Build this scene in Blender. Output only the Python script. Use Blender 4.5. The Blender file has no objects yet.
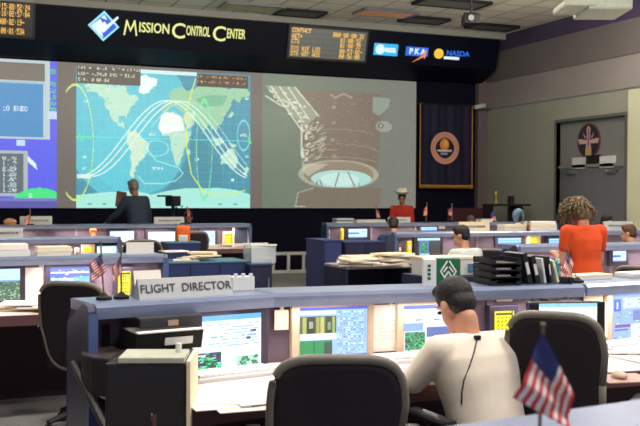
import bpy, bmesh, math, random
import numpy as np
from mathutils import Vector, Matrix, Euler
random.seed(7); rng = np.random.RandomState(5)
D = bpy.data; SC = bpy.context.scene; COL = SC.collection
R = math.radians

# ---------------------------------------------------------------- camera, world, exposure, ceiling lamps
EYE = Vector((0, 0, 1.55)); FPX = 965.0
YAW, PITCH, ROLL = R(22.2), R(0.95), R(0.28)
cam = D.objects.new('camera', D.cameras.new('camera')); COL.objects.link(cam); SC.camera = cam
cam.data.sensor_width = 36; cam.data.lens = FPX/640*36; cam.data.clip_end = 200
CM = (Matrix.Translation(EYE) @ Matrix.Rotation(-YAW, 4, 'Z') @ Matrix.Rotation(R(90)-PITCH, 4, 'X') @ Matrix.Rotation(ROLL, 4, 'Z'))
cam.matrix_world = CM
cam.data.dof.use_dof = True; cam.data.dof.focus_distance = 6.5; cam.data.dof.aperture_fstop = 5.6
W = D.worlds.new('world'); SC.world = W; W.use_nodes = True
W.node_tree.nodes['Background'].inputs[0].default_value = (0.75, 0.80, 1.0, 1)
W.node_tree.nodes['Background'].inputs[1].default_value = 0.45
SC.view_settings.view_transform = 'Standard'; SC.view_settings.look = 'None'
SC.view_settings.exposure = 0.0; SC.view_settings.gamma = 1.0
SC.cycles.max_bounces = 6

def area_light(name, loc, sx, sy, power, color, parent=None, rot=(0, 0, 0)):
    l = D.lights.new(name, 'AREA'); l.shape = 'RECTANGLE'; l.size = sx; l.size_y = sy
    l.energy = power; l.color = color
    o = D.objects.new(name, l); COL.objects.link(o); o.location = loc; o.rotation_euler = rot
    if parent: o.parent = parent
    return o
CEIL = 5.12
# rows of recessed ceiling lamps over the back of the room (above and behind the camera) and a dim pair farther ahead
for (x, y, p) in ((1.5, 1.2, 170), (4.5, 2.8, 200), (0.6, 5.5, 190), (8.3, 6.0, 300), (4.5, 9.0, 190), (9.6, 12.0, 110)):
    area_light('ceiling_lamp_light', (x, y, CEIL-0.05), 1.1, 0.55, p, (1.0, 0.93, 0.86))

for (x, y) in ((0.5, 10.6), (5.0, 10.8), (9.5, 11.0)):      # added unseen fill lights that brighten the ceiling over the front of the room
    area_light('ceiling_fill_light', (x, y, 4.0), 1.6, .4, 230, (1.0, 0.95, 0.84), None, (R(180-22), 0, 0))

def ray(u, v):
    d = CM.to_3x3() @ Vector(((u-320)/FPX, -(v-213)/FPX, -1)); return d
FWD = CM.to_3x3() @ Vector((0, 0, -1))
def at_depth(u, v, d): return EYE + ray(u, v)*d
def at_z(u, v, z):
    r = ray(u, v); return EYE + r*((z-EYE.z)/r.z)
def at_y(u, v, Y):
    r = ray(u, v); return EYE + r*(Y/r.y)
def at_x(u, v, X):
    r = ray(u, v); return EYE + r*(X/r.x)
def depth_of(p): return (Vector(p)-EYE).dot(FWD)
def horizon(u): return 196.9 + (u-320)*0.0049
def xy(u, Y):
    p = at_y(u, horizon(u), Y); return p.x, p.y

# ---------------------------------------------------------------- materials
MATS = {}
def lin(c): return tuple((x/12.92 if x <= 0.04045 else ((x+0.055)/1.055)**2.4) for x in c)
def rgb(r, g, b): return lin((r/255, g/255, b/255))
def mat(name, color, rough=0.6, metal=0.0, var=0.08, scale=30, bump=0.0, spec=0.4, trans=0.0, alpha=1.0, sheen=0.0):
    if name in MATS: return MATS[name]
    m = D.materials.new(name); m.use_nodes = True; nt = m.node_tree; b = nt.nodes['Principled BSDF']
    b.inputs['Roughness'].default_value = rough; b.inputs['Metallic'].default_value = metal
    b.inputs['Specular IOR Level'].default_value = spec
    b.inputs['Transmission Weight'].default_value = trans; b.inputs['Alpha'].default_value = alpha
    if sheen: b.inputs['Sheen Weight'].default_value = sheen
    tc = nt.nodes.new('ShaderNodeTexCoord'); n = nt.nodes.new('ShaderNodeTexNoise'); n.inputs['Scale'].default_value = scale
    n.inputs['Detail'].default_value = 3
    nt.links.new(tc.outputs['Object'], n.inputs['Vector'])
    r = nt.nodes.new('ShaderNodeValToRGB'); c = color
    r.color_ramp.elements[0].position = 0.3; r.color_ramp.elements[1].position = 0.7
    r.color_ramp.elements[0].color = (c[0]*(1-var), c[1]*(1-var), c[2]*(1-var), 1)
    r.color_ramp.elements[1].color = (min(1, c[0]*(1+var)), min(1, c[1]*(1+var)), min(1, c[2]*(1+var)), 1)
    nt.links.new(n.outputs['Fac'], r.inputs['Fac']); nt.links.new(r.outputs['Color'], b.inputs['Base Color'])
    if bump:
        bp = nt.nodes.new('ShaderNodeBump'); bp.inputs['Strength'].default_value = bump; bp.inputs['Distance'].default_value = 0.01
        nt.links.new(n.outputs['Fac'], bp.inputs['Height']); nt.links.new(bp.outputs['Normal'], b.inputs['Normal'])
    MATS[name] = m; return m
def emit(name, color, strength=1.0):
    if name in MATS: return MATS[name]
    m = D.materials.new(name); m.use_nodes = True; nt = m.node_tree
    b = nt.nodes['Principled BSDF']; b.inputs['Base Color'].default_value = (0.02, 0.02, 0.02, 1)
    b.inputs['Emission Color'].default_value = (*color, 1); b.inputs['Emission Strength'].default_value = strength
    MATS[name] = m; return m
def attr_mat(name, emission, rough=0.6, strength=1.0):
    if name in MATS: return MATS[name]
    m = D.materials.new(name); m.use_nodes = True; nt = m.node_tree; b = nt.nodes['Principled BSDF']
    a = nt.nodes.new('ShaderNodeVertexColor'); a.layer_name = 'Col'
    if emission:
        b.inputs['Base Color'].default_value = (0.02, 0.02, 0.02, 1); b.inputs['Roughness'].default_value = 0.35
        nt.links.new(a.outputs['Color'], b.inputs['Emission Color']); b.inputs['Emission Strength'].default_value = strength
    else:
        nt.links.new(a.outputs['Color'], b.inputs['Base Color']); b.inputs['Roughness'].default_value = rough
    MATS[name] = m; return m

M = dict(
    ledge=mat('blue grey painted metal', rgb(128, 140, 168), 0.3, 0.35, 0.04, 12),
    trim=mat('blue edge metal', rgb(96, 118, 168), 0.28, 0.5, 0.04),
    endp=mat('brushed blue steel', rgb(88, 92, 112), 0.33, 0.7, 0.12, 6),
    fascia=mat('mauve laminate', rgb(98, 86, 100), 0.55, 0, 0.05, 20),
    fascia_l=mat('pale mauve laminate', rgb(122, 110, 122), 0.5, 0, 0.05, 20),
    recess=mat('dark recess laminate', rgb(52, 42, 52), 0.7),
    desk=mat('cream desk laminate', rgb(225, 208, 200), 0.45, 0, 0.03, 10),
    deskedge=mat('brown desk edge', rgb(92, 60, 62), 0.6),
    modesty=mat('dark maroon panel', rgb(48, 26, 38), 0.7, 0, 0.1, 8),
    navy=mat('navy panel', rgb(34, 46, 92), 0.5, 0, 0.08, 5),
    brass=mat('dull brass', rgb(122, 104, 76), 0.5, 0.2, 0.05),
    navyd=mat('deep navy panel', rgb(22, 26, 58), 0.6, 0, 0.08, 5),
    teal=mat('teal grey top', rgb(72, 110, 130), 0.4, 0, 0.05, 8),
    black=mat('black plastic', rgb(26, 25, 29), 0.42, 0, 0.1, 40),
    blackm=mat('matt black', rgb(18, 17, 20), 0.75, 0, 0.1, 40),
    chair=mat('black maroon chair fabric', rgb(34, 24, 31), 0.85, 0, 0.12, 150, 0.2),
    piping=mat('grey chair edge', rgb(112, 106, 96), 0.5, 0, 0.08, 30),
    chrome=mat('grey metal', rgb(150, 150, 155), 0.3, 0.8, 0.05),
    alu=mat('aluminium', rgb(200, 200, 196), 0.45, 0.2, 0.05),
    paper=mat('white paper', rgb(232, 226, 216), 0.8, 0, 0.04, 60),
    papery=mat('cream paper', rgb(228, 212, 180), 0.8, 0, 0.04, 60),
    plate=mat('grey white plate', rgb(196, 198, 196), 0.6, 0, 0.03, 20),
    ink=mat('dark ink', rgb(70, 66, 78), 0.7),
    bezel=mat('beige bezel', rgb(190, 165, 140), 0.5, 0, 0.04, 30),
    bezeld=mat('dark bezel', rgb(50, 44, 62), 0.45, 0, 0.04, 30),
    white=mat('white plastic', rgb(225, 225, 220), 0.4, 0, 0.03, 20),
    orange=mat('orange nylon', rgb(215, 95, 25), 0.7, 0, 0.12, 60, 0.3),
    green=mat('green card', rgb(28, 100, 62), 0.6, 0, 0.05, 20),
    yellow=mat('yellow card', rgb(225, 205, 40), 0.6, 0, 0.08, 40),
    brown=mat('brown card', rgb(120, 85, 70), 0.7, 0, 0.1, 30),
    clear=mat('clear plastic', rgb(210, 220, 225), 0.15, 0, 0.02, 10, 0, 0.5, 0.0, 0.35),
    gold=mat('gold fringe', rgb(190, 135, 50), 0.45, 0.4, 0.2, 200, 0.4),
    disp=attr_mat('display pixels', True, strength=1.0),
    dispb=attr_mat('bright display pixels', True, strength=1.35),
    cloth=attr_mat('printed cloth', False, 0.8),
)

# ---------------------------------------------------------------- mesh helpers
class MB:
    def __init__(s): s.bm = bmesh.new()
    def box(s, c, d, rz=0, rx=0, ry=0, bev=0.0, seg=2):
        r = bmesh.ops.create_cube(s.bm, size=1)
        vs = r['verts']
        if bev > 0:
            bmesh.ops.scale(s.bm, vec=d, verts=vs)
            es = list({e for v in vs for e in v.link_edges})
            rr = bmesh.ops.bevel(s.bm, geom=es, offset=bev, segments=seg, affect='EDGES', profile=0.6)
            vs = [v for v in rr['verts']]
            vs = list({v for f in rr['faces'] for v in f.verts} | {v for v in vs if v.is_valid})
            full = set(vs); stack = list(vs)
            while stack:
                v = stack.pop()
                for e in v.link_edges:
                    w = e.other_vert(v)
                    if w not in full: full.add(w); stack.append(w)
            vs = list(full)
        else:
            bmesh.ops.scale(s.bm, vec=d, verts=vs)
        mt = Matrix.Translation(c) @ Euler((rx, ry, rz)).to_matrix().to_4x4()
        bmesh.ops.transform(s.bm, matrix=mt, verts=vs); return s
    def b6(s, x0, x1, y0, y1, z0, z1, bev=0.0):
        return s.box(((x0+x1)/2, (y0+y1)/2, (z0+z1)/2), (x1-x0, y1-y0, z1-z0), bev=bev)
    def prism(s, pts, a, b, axis='X'):
        # pts polygon in the other two axes, extruded a..b along axis
        def P(p, t):
            if axis == 'X': return (t, p[0], p[1])
            if axis == 'Y': return (p[0], t, p[1])
            return (p[0], p[1], t)
        A = [s.bm.verts.new(P(p, a)) for p in pts]; B = [s.bm.verts.new(P(p, b)) for p in pts]
        n = len(pts)
        s.bm.faces.new(A); s.bm.faces.new(B[::-1])
        for i in range(n): s.bm.faces.new((A[i], B[i], B[(i+1) % n], A[(i+1) % n]))
        return s
    def cyl(s, p0, p1, r0, r1=None, n=12):
        p0 = Vector(p0); p1 = Vector(p1); r1 = r0 if r1 is None else r1; L = (p1-p0).length
        if L < 1e-6: return s
        q = (p1-p0).to_track_quat('Z', 'Y').to_matrix().to_4x4()
        bmesh.ops.create_cone(s.bm, cap_ends=True, segments=n, radius1=r0, radius2=r1, depth=L,
                              matrix=Matrix.Translation((p0+p1)/2) @ q); return s
    def tube(s, pts, r, n=8):
        pts = [Vector(p) for p in pts]
        rr = r if isinstance(r, (list, tuple)) else [r]*len(pts)
        rings = []
        for i, p in enumerate(pts):
            t = (pts[min(i+1, len(pts)-1)]-pts[max(i-1, 0)]).normalized()
            up = Vector((0, 0, 1)) if abs(t.z) < 0.9 else Vector((1, 0, 0))
            a = t.cross(up).normalized(); b = a.cross(t).normalized()
            rings.append([s.bm.verts.new(p+(a*math.cos(k*2*math.pi/n)+b*math.sin(k*2*math.pi/n))*rr[i]) for k in range(n)])
        for i in range(len(pts)-1):
            for k in range(n):
                s.bm.faces.new((rings[i][k], rings[i][(k+1) % n], rings[i+1][(k+1) % n], rings[i+1][k]))
        s.bm.faces.new(rings[0][::-1]); s.bm.faces.new(rings[-1]); return s
    def ell(s, c, r, rot=(0, 0, 0), n=14):
        m = Matrix.Translation(c) @ Euler(rot).to_matrix().to_4x4() @ Matrix.Diagonal((*r, 1))
        bmesh.ops.create_uvsphere(s.bm, u_segments=n, v_segments=max(6, n*2//3), radius=1, matrix=m); return s
    def lathe(s, prof, c=(0, 0, 0), n=20):
        rings = [[s.bm.verts.new((c[0]+r*math.cos(2*math.pi*k/n), c[1]+r*math.sin(2*math.pi*k/n), c[2]+z)) for k in range(n)] for r, z in prof]
        for i in range(len(prof)-1):
            for k in range(n): s.bm.faces.new((rings[i][k], rings[i][(k+1) % n], rings[i+1][(k+1) % n], rings[i+1][k]))
        s.bm.faces.new(rings[0][::-1]); s.bm.faces.new(rings[-1]); return s
    def poly(s, pts):
        s.bm.faces.new([s.bm.verts.new(p) for p in pts]); return s
    def capsule(s, p0, p1, r0, r1):
        s.cyl(p0, p1, r0, r1, 14); s.ell(p0, (r0,)*3); s.ell(p1, (r1,)*3); return s
    def build(s, name, m, parent=None, loc=None, rz=0, smooth=False, mtx=None):
        bmesh.ops.recalc_face_normals(s.bm, faces=s.bm.faces[:])
        me = D.meshes.new(name); s.bm.to_mesh(me); s.bm.free()
        if isinstance(m, str): m = M[m]
        me.materials.append(m)
        if smooth:
            for p in me.polygons: p.use_smooth = True
        o = D.objects.new(name, me); COL.objects.link(o)
        if parent: o.parent = parent
        if mtx is not None: o.matrix_local = mtx
        else:
            if loc is not None: o.location = loc
            o.rotation_euler = (0, 0, rz)
        return o
def tag(o, label, cat, group=None):
    o['label'] = label; o['category'] = cat
    if group: o['group'] = group
    return o
def struct(o): o['kind'] = 'structure'; return o
def thing(name, label, cat, loc=(0, 0, 0), rz=0, group=None):
    o = D.objects.new(name, None); COL.objects.link(o); o.location = loc; o.rotation_euler = (0, 0, rz)
    o.empty_display_size = 0.1
    return tag(o, label, cat, group)
def copy_thing(root, loc, rz, label, group=None):
    c = root.copy(); COL.objects.link(c); c.location = loc; c.rotation_euler = (0, 0, rz); c['label'] = label
    if group: c['group'] = group
    for ch in root.children:
        k = ch.copy(); COL.objects.link(k); k.parent = c
        for g in ch.children:
            q = g.copy(); COL.objects.link(q); q.parent = k
    return c
def text(name, body, size, m, parent, mtx, extrude=0.002, offset=0.0, align='CENTER', sx=1.0):
    cu = D.curves.new(name, 'FONT'); cu.body = body; cu.size = size; cu.extrude = extrude; cu.offset = offset
    cu.align_x = align; cu.align_y = 'CENTER'; cu.resolution_u = 3
    t = D.objects.new(name, cu); COL.objects.link(t)
    dg = bpy.context.evaluated_depsgraph_get(); me = D.meshes.new_from_object(t.evaluated_get(dg))
    D.objects.remove(t); D.curves.remove(cu)
    me.transform(Matrix.Diagonal((sx, 1, 1, 1)))
    me.materials.clear(); me.materials.append(M[m] if isinstance(m, str) else m)
    o = D.objects.new(name, me); COL.objects.link(o); o.parent = parent; o.matrix_local = mtx
    return o
UPR = Matrix.Rotation(R(90), 4, 'X')     # text plane upright, facing -Y

# ---------------------------------------------------------------- pixel canvases
F57 = {}
_t = ("0 3E5149453E 1 00427F4000 2 7249494946 3 2141494D33 4 1814127F10 5 2745454539 6 3C4A494931 7 4121110907 8 3649494936 9 464949291E "
      ": 0000140000 = 1414141414 - 0808080808 . 0000606000 / 2010080402 + 08083E0808 A 7C1211127C B 7F49494936 C 3E41414122 D 7F4141413E "
      "E 7F49494941 F 7F09090901 G 3E41415173 H 7F0808087F I 00417F4100 J 2040413F01 K 7F08142241 L 7F40404040 M 7F021C027F N 7F0408107F "
      "O 3E4141413E P 7F09090906 Q 3E4151215E R 7F09192946 S 2649494932 T 03017F0103 U 3F4040403F V 1F2040201F W 3F4038403F X 6314081463 "
      "Y 0304780403 Z 6159494D43").split()
for k in range(0, len(_t), 2): F57[_t[k]] = bytes.fromhex(_t[k+1])
class Canvas:
    """content of a lit display, origin top left, units = given w,h"""
    def __init__(s, w, h, nx, ny, bg=(0, 0, 0)):
        s.w, s.h, s.nx, s.ny = w, h, nx, ny
        s.a = np.empty((ny, nx, 3)); s.a[:] = np.array(bg, float)
        s.X, s.Y = np.meshgrid((np.arange(nx)+.5)*w/nx, (np.arange(ny)+.5)*h/ny)
    def put(s, m, c, al=1.0): s.a[m] = s.a[m]*(1-al)+np.array(c, float)*al; return s
    def rect(s, x0, y0, x1, y1, c, al=1.0): return s.put((s.X >= x0) & (s.X < x1) & (s.Y >= y0) & (s.Y < y1), c, al)
    def ell(s, cx, cy, rx, ry, c, al=1.0, ring=None):
        q = np.sqrt(((s.X-cx)/rx)**2+((s.Y-cy)/ry)**2)
        if ring: return s.put((np.abs(q-1) < ring), c, al)
        return s.put(q < 1, c, al)
    def poly(s, pts, c, al=1.0):
        ins = np.zeros(s.X.shape, bool); n = len(pts)
        for i in range(n):
            x0, y0 = pts[i]; x1, y1 = pts[(i+1) % n]
            if y0 == y1: continue
            cr = ((y0 > s.Y) != (y1 > s.Y)) & (s.X < (x1-x0)*(s.Y-y0)/(y1-y0)+x0); ins ^= cr
        return s.put(ins, c, al)
    def line(s, pts, c, th, al=1.0):
        m = np.zeros(s.X.shape, bool)
        for (x0, y0), (x1, y1) in zip(pts[:-1], pts[1:]):
            dx, dy = x1-x0, y1-y0; L = dx*dx+dy*dy+1e-9
            t = np.clip(((s.X-x0)*dx+(s.Y-y0)*dy)/L, 0, 1)
            m |= ((s.X-x0-t*dx)**2+(s.Y-y0-t*dy)**2) < (th/2)**2
        return s.put(m, c, al)
    def text(s, x, y, st, px, c):
        for ch in st:
            g = F57.get(ch)
            if g:
                for i in range(5):
                    for j in range(7):
                        if g[i] >> j & 1: s.rect(x+i*px, y+j*px, x+(i+1)*px, y+(j+1)*px, c)
            x += 6*px
        return s
    def noise(s, amt):
        s.a += rng.randn(s.ny, s.nx, 1)*amt; return s
    def mesh(s, name, w, h, m='disp', parent=None, mtx=None, bend=None):
        """plane w x h, upright facing -Y, origin at its lower left corner"""
        nx, ny = s.nx, s.ny
        gx, gz = np.meshgrid(np.linspace(0, w, nx+1), np.linspace(h, 0, ny+1))
        co = np.stack([gx, np.zeros_like(gx), gz], -1).reshape(-1, 3)
        if bend is not None: co = bend(gx/w, gz/h).reshape(-1, 3)
        idx = np.arange((nx+1)*(ny+1)).reshape(ny+1, nx+1)
        q = np.stack([idx[1:, :-1], idx[1:, 1:], idx[:-1, 1:], idx[:-1, :-1]], -1).reshape(-1)
        me = D.meshes.new(name); nf = nx*ny
        me.vertices.add(len(co)); me.vertices.foreach_set('co', co.ravel())
        me.loops.add(nf*4); me.loops.foreach_set('vertex_index', q)
        me.polygons.add(nf); me.polygons.foreach_set('loop_start', np.arange(nf)*4); me.polygons.foreach_set('loop_total', np.full(nf, 4))
        me.update(calc_edges=True)
        at = me.color_attributes.new('Col', 'FLOAT_COLOR', 'CORNER')
        c = np.clip(s.a/255, 0, 1); c = np.where(c <= 0.04045, c/12.92, ((c+0.055)/1.055)**2.4)
        c = np.concatenate([c, np.ones((ny, nx, 1))], -1).reshape(-1, 1, 4).repeat(4, 1)
        at.data.foreach_set('color', c.ravel())
        me.materials.append(M[m]); o = D.objects.new(name, me); COL.objects.link(o)
        if parent: o.parent = parent
        if mtx is not None: o.matrix_local = mtx
        return o

# ---------------------------------------------------------------- room shell
XL, XR, YB, YF = -5.0, 11.8, -1.6, 19.0
def grid_mat(name, base, line, sx, sy, lw, rough, var=0.06):
    m = D.materials.new(name); m.use_nodes = True; nt = m.node_tree; b = nt.nodes['Principled BSDF']
    b.inputs['Roughness'].default_value = rough; b.inputs['Specular IOR Level'].default_value = 0.2
    tc = nt.nodes.new('ShaderNodeTexCoord'); bt = nt.nodes.new('ShaderNodeTexBrick')
    bt.offset = 0; bt.inputs['Scale'].default_value = 1; bt.inputs['Brick Width'].default_value = sx
    bt.inputs['Row Height'].default_value = sy; bt.inputs['Mortar Size'].default_value = lw
    c = base
    bt.inputs['Color1'].default_value = (c[0]*(1+var), c[1]*(1+var), c[2]*(1+var), 1)
    bt.inputs['Color2'].default_value = (c[0]*(1-var), c[1]*(1-var), c[2]*(1-var), 1)
    bt.inputs['Mortar'].default_value = (*line, 1)
    nt.links.new(tc.outputs['Object'], bt.inputs['Vector']); nt.links.new(bt.outputs['Color'], b.inputs['Base Color'])
    return m
m_carpet = mat('grey carpet', rgb(122, 120, 118), 0.95, 0, 0.15, 60, 0.3)
m_ceil = grid_mat('acoustic ceiling tiles', rgb(205, 199, 184), rgb(140, 134, 124), 0.61, 0.61, 0.02, 0.9)
m_black = mat('black wall paint', rgb(17, 15, 32), 0.8, 0, 0.06, 4, 0, 0.1)
struct(MB().b6(XL, XR+0.3, YB, YF+0.2, -0.1, 0).build('floor', m_carpet))
struct(MB().b6(XL, XR+0.3, YB, YF+0.2, CEIL, CEIL+0.1).build('ceiling', m_ceil))
struct(MB().b6(XL, XR+0.3, YF, YF+0.2, 0, CEIL).build('wall_front', m_black))
struct(MB().b6(XL-0.15, XL, YB, YF, 0, CEIL).build('wall_left', mat('grey beige wall', rgb(150, 148, 138), 0.8)))
wr = MB()
dy0, dy1, dz1 = at_x(625, 120, XR).y, at_x(556.5, 120, XR).y, 3.07
for (a, b_, z0, z1) in ((YB, dy0, 0, 3.55), (dy1, YF, 0, 3.55), (dy0, dy1, dz1, 3.55)): wr.b6(XR, XR+0.3, a, b_, z0, z1)
struct(wr.build('wall_right', mat('sage beige wall paint', rgb(146, 148, 136), 0.8, 0, 0.03, 2)))
struct(MB().b6(XR-0.03, XR+0.3, YB, YF, 3.55, 4.15).build('trim_1', mat('warm grey wall band', rgb(142, 134, 132), 0.8, 0, 0.03, 2)))
struct(MB().b6(XR-0.06, XR+0.3, YB, YF, 4.15, 4.79).build('trim_2', mat('dark grey wall band', rgb(104, 97, 96), 0.8, 0, 0.03, 2)))
struct(MB().b6(XR-0.09, XR+0.3, YB, YF, 4.79, CEIL).build('trim_3', mat('purple wall band', rgb(66, 54, 84), 0.8, 0, 0.03, 2)))
struct(MB().b6(XR-0.12, XR, at_x(628, 120, XR-.12).y-1.2, at_x(628, 120, XR-.12).y, 0, 3.5).build('trim_4', mat('lit cream wall panel', rgb(196, 196, 166), 0.8, 0, 0.03, 2)))  # protruding cream column, its colour brightened for the light falling on it
struct(MB().b6(11.55, XR, 18.86, YF, 0, 4.2).build('trim_5', mat('rosy grey corner post', rgb(105, 92, 90), 0.7)))
# baseboards
struct(MB().b6(XR-0.02, XR, dy1, 18.8, 0, 0.1).build('baseboard_right', 'blackm'))

# door recess with tall transom panel
dr = MB().b6(XR+0.1, XR+0.16, dy0, dy1, 0, dz1).build('door_1', mat('grey green door paint', rgb(118, 120, 118), 0.6, 0, 0.03, 3)); struct(dr)
ymid = (dy0+dy1)/2
MB().b6(XR+0.075, XR+0.1, dy0+0.05, ymid-0.008, 0.02, 2.15).build('door_leaf', mat('grey blue door leaf', rgb(96, 98, 104), 0.55, 0, 0.03, 3), dr)
MB().b6(XR+0.075, XR+0.1, ymid+0.008, dy1-0.05, 0.02, 2.15).build('door_leaf', MATS['grey blue door leaf'], dr)
MB().b6(XR+0.05, XR+0.1, dy0, dy1, 2.15, 2.21).build('transom_bar', MATS['grey green door paint'], dr)
f = MB()
f.b6(XR-0.01, XR+0.1, dy0-0.06, dy0, 0, dz1+0.06); f.b6(XR-0.01, XR+0.1, dy1, dy1+0.06, 0, dz1+0.06); f.b6(XR-0.01, XR+0.1, dy0, dy1, dz1, dz1+0.06)
f.build('door_frame', mat('dark grey door frame', rgb(92, 92, 88), 0.6), dr)
for s in (-1, 1):
    dc = MB().box((XR+0.055, ymid+s*0.6, 2.06), (0.05, 0.3, 0.07), bev=0.01); dc.tube([(XR+0.04, ymid+s*0.5, 2.04), (XR+0.01, ymid+s*0.72, 2.08), (XR+0.05, ymid+s*0.85, 2.12)], 0.012)
    dc.build('door_closer', 'chrome', dr)
    hb = MB().box((XR+0.055, ymid+s*0.12, 1.0), (0.04, 0.05, 0.2), bev=0.008); hb.tube([(XR+0.03, ymid+s*0.12, 1.05), (XR, ymid+s*0.12, 1.05), (XR, ymid+s*0.24, 1.05)], 0.012); hb.build('door_handle', 'chrome', dr)
# box hung on the middle of the transom bar, with a dark grille
c0 = at_x(590, 167, XR)
bx = thing('speaker_box', 'cream box with dark middle grille on the bar above the double door', 'box', (XR+0.05, c0.y, 2.14), R(-90))
for s in (-1, 1): MB().box((s*0.42, 0.05, 0.1), (0.42, 0.1, 0.22), bev=0.01).build('side_panel', 'plate', bx)
g = MB().box((0, 0.055, 0.12), (0.42, 0.09, 0.24))
for k in range(5): g.box((-0.16+k*0.08, 0.008, 0.12), (0.02, 0.012, 0.22))
g.build('grille', 'blackm', bx)
# oval emblem above the door: dark oval with red rim, pale cross shape and gold base
e0 = at_x(589, 141, XR+0.1); ew = at_x(577.5, 139, XR).y-at_x(601, 139, XR).y; eh = 1.05*34*depth_of(e0)/FPX
em = thing('wall_emblem', 'oval emblem with red rim and pale winged cross above the double door', 'emblem', (XR+0.09, e0.y, e0.z), R(-90))
def disc(mb, rx, rz, y0, y1, n=32, cx=0, cz=0):
    mb.prism([(cx+rx*math.cos(2*math.pi*k/n), cz+rz*math.sin(2*math.pi*k/n)) for k in range(n)], y0, y1, 'Y')
a = MB(); disc(a, ew/2, eh/2, -0.0, 0.02); a.build('rim', mat('dark red enamel', rgb(110, 45, 50), 0.5), em)
cv = Canvas(2, 2, 60, 80, (30, 28, 42))
cv.poly([(0, .8), (.85, .95), (.8, .2), (1, .05), (1.2, .2), (1.15, .95), (2, .8), (1.9, 1.2), (1.2, 1.15), (1.35, 1.8), (.65, 1.8), (.8, 1.15), (.1, 1.2)], (190, 160, 150))
cv.poly([(.4, .4), (.75, .75), (.65, .85)], (170, 150, 140)).poly([(1.6, .4), (1.25, .75), (1.35, .85)], (170, 150, 140)).poly([(.6, 1.95), (1, 1.1), (1.4, 1.95)], (175, 150, 80)).rect(.93, .2, 1.07, 1.3, (120, 60, 130))
def ovalmap(s, t):
    x = 2*s-1; z = 2*t-1; return np.stack([x*np.sqrt(1-z*z/2)*ew*.45, np.zeros_like(x), z*np.sqrt(1-x*x/2)*eh*.46], -1)
cv.mesh('emblem_face', 1, 1, 'cloth', em, Matrix.Translation((0, -0.004, 0)), ovalmap)

# ---------------------------------------------------------------- front wall: three projection screens
YS = 18.93
def SX(u): return xy(u, YS)[0]
ZT, ZB = 4.10, 1.315
def screen(name, label, u0, u1, cv, m='disp'):
    x0, x1 = SX(u0), SX(u1)
    t = thing(name, label, 'projection screen', (x0, YS, ZB))
    MB().b6(0, x1-x0, 0.004, 0.05, 0, ZT-ZB).build('backing', 'blackm', t)
    cv.mesh('screen_image', x1-x0, ZT-ZB, m, t)
    return t
VT = 62.0; VB = 208.0; VH = VB-VT   # canvas v coordinates run 0..146 from the top edge
GREY = (108, 101, 94)
# left screen: blue computer desktop
c = Canvas(132, VH, 150, 150, (92, 98, 235)); o_ = 66    # canvas x = u + 66
c.rect(o_+56.5, 0, 132, VH, GREY)
c.rect(0, 0, o_+49.5, 78, (190, 205, 210)).rect(0, 3, o_+44, 20, (118, 112, 104)).rect(0, 23, o_+42, 76, (74, 142, 196)).rect(0, 21, o_+44, 23, (150, 190, 205))
for k, s_ in enumerate(('30', '', '70', '62', '10', '20', '00', '61')): c.text(o_+48.5, 8+k*6.3, s_, 0.62, (60, 220, 90))
c.rect(o_+47, 50, o_+56.5, 57, (200, 215, 245)); c.text(o_+1, 46, '10 EXEC', 0.62, (215, 235, 255))
c.rect(o_+15, 79, o_+24, 85, (190, 225, 240)); c.rect(0, 90, o_+26, 134, (175, 185, 190)).rect(0, 92, o_+22, 131, (96, 108, 118))
for k in range(7): c.text(o_+1, 95+k*5.2, ('0.78', '1.17', '2.29', '1.28', '1.02', '1.88', '1.90')[k], 0.6, (205, 225, 225))
c.poly([(o_+26, 94), (o_+35, 102), (o_+36, 108), (o_+27, 101)], (225, 240, 250))
c.ell(o_+38, 146, 30, 20, (70, 230, 130)).rect(0, 136.5, o_+56.5, VH, (120, 120, 200)).rect(0, 139, o_+56.5, VH, (92, 88, 170)).rect(o_+27, 131, o_+31, 136, (170, 240, 200)).rect(o_+56.5, 130, 132, VH, GREY)
c.noise(2)
screen('projection_screen', 'left wall screen showing a blue computer desktop with teal window', -66, 66, c)
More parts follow.
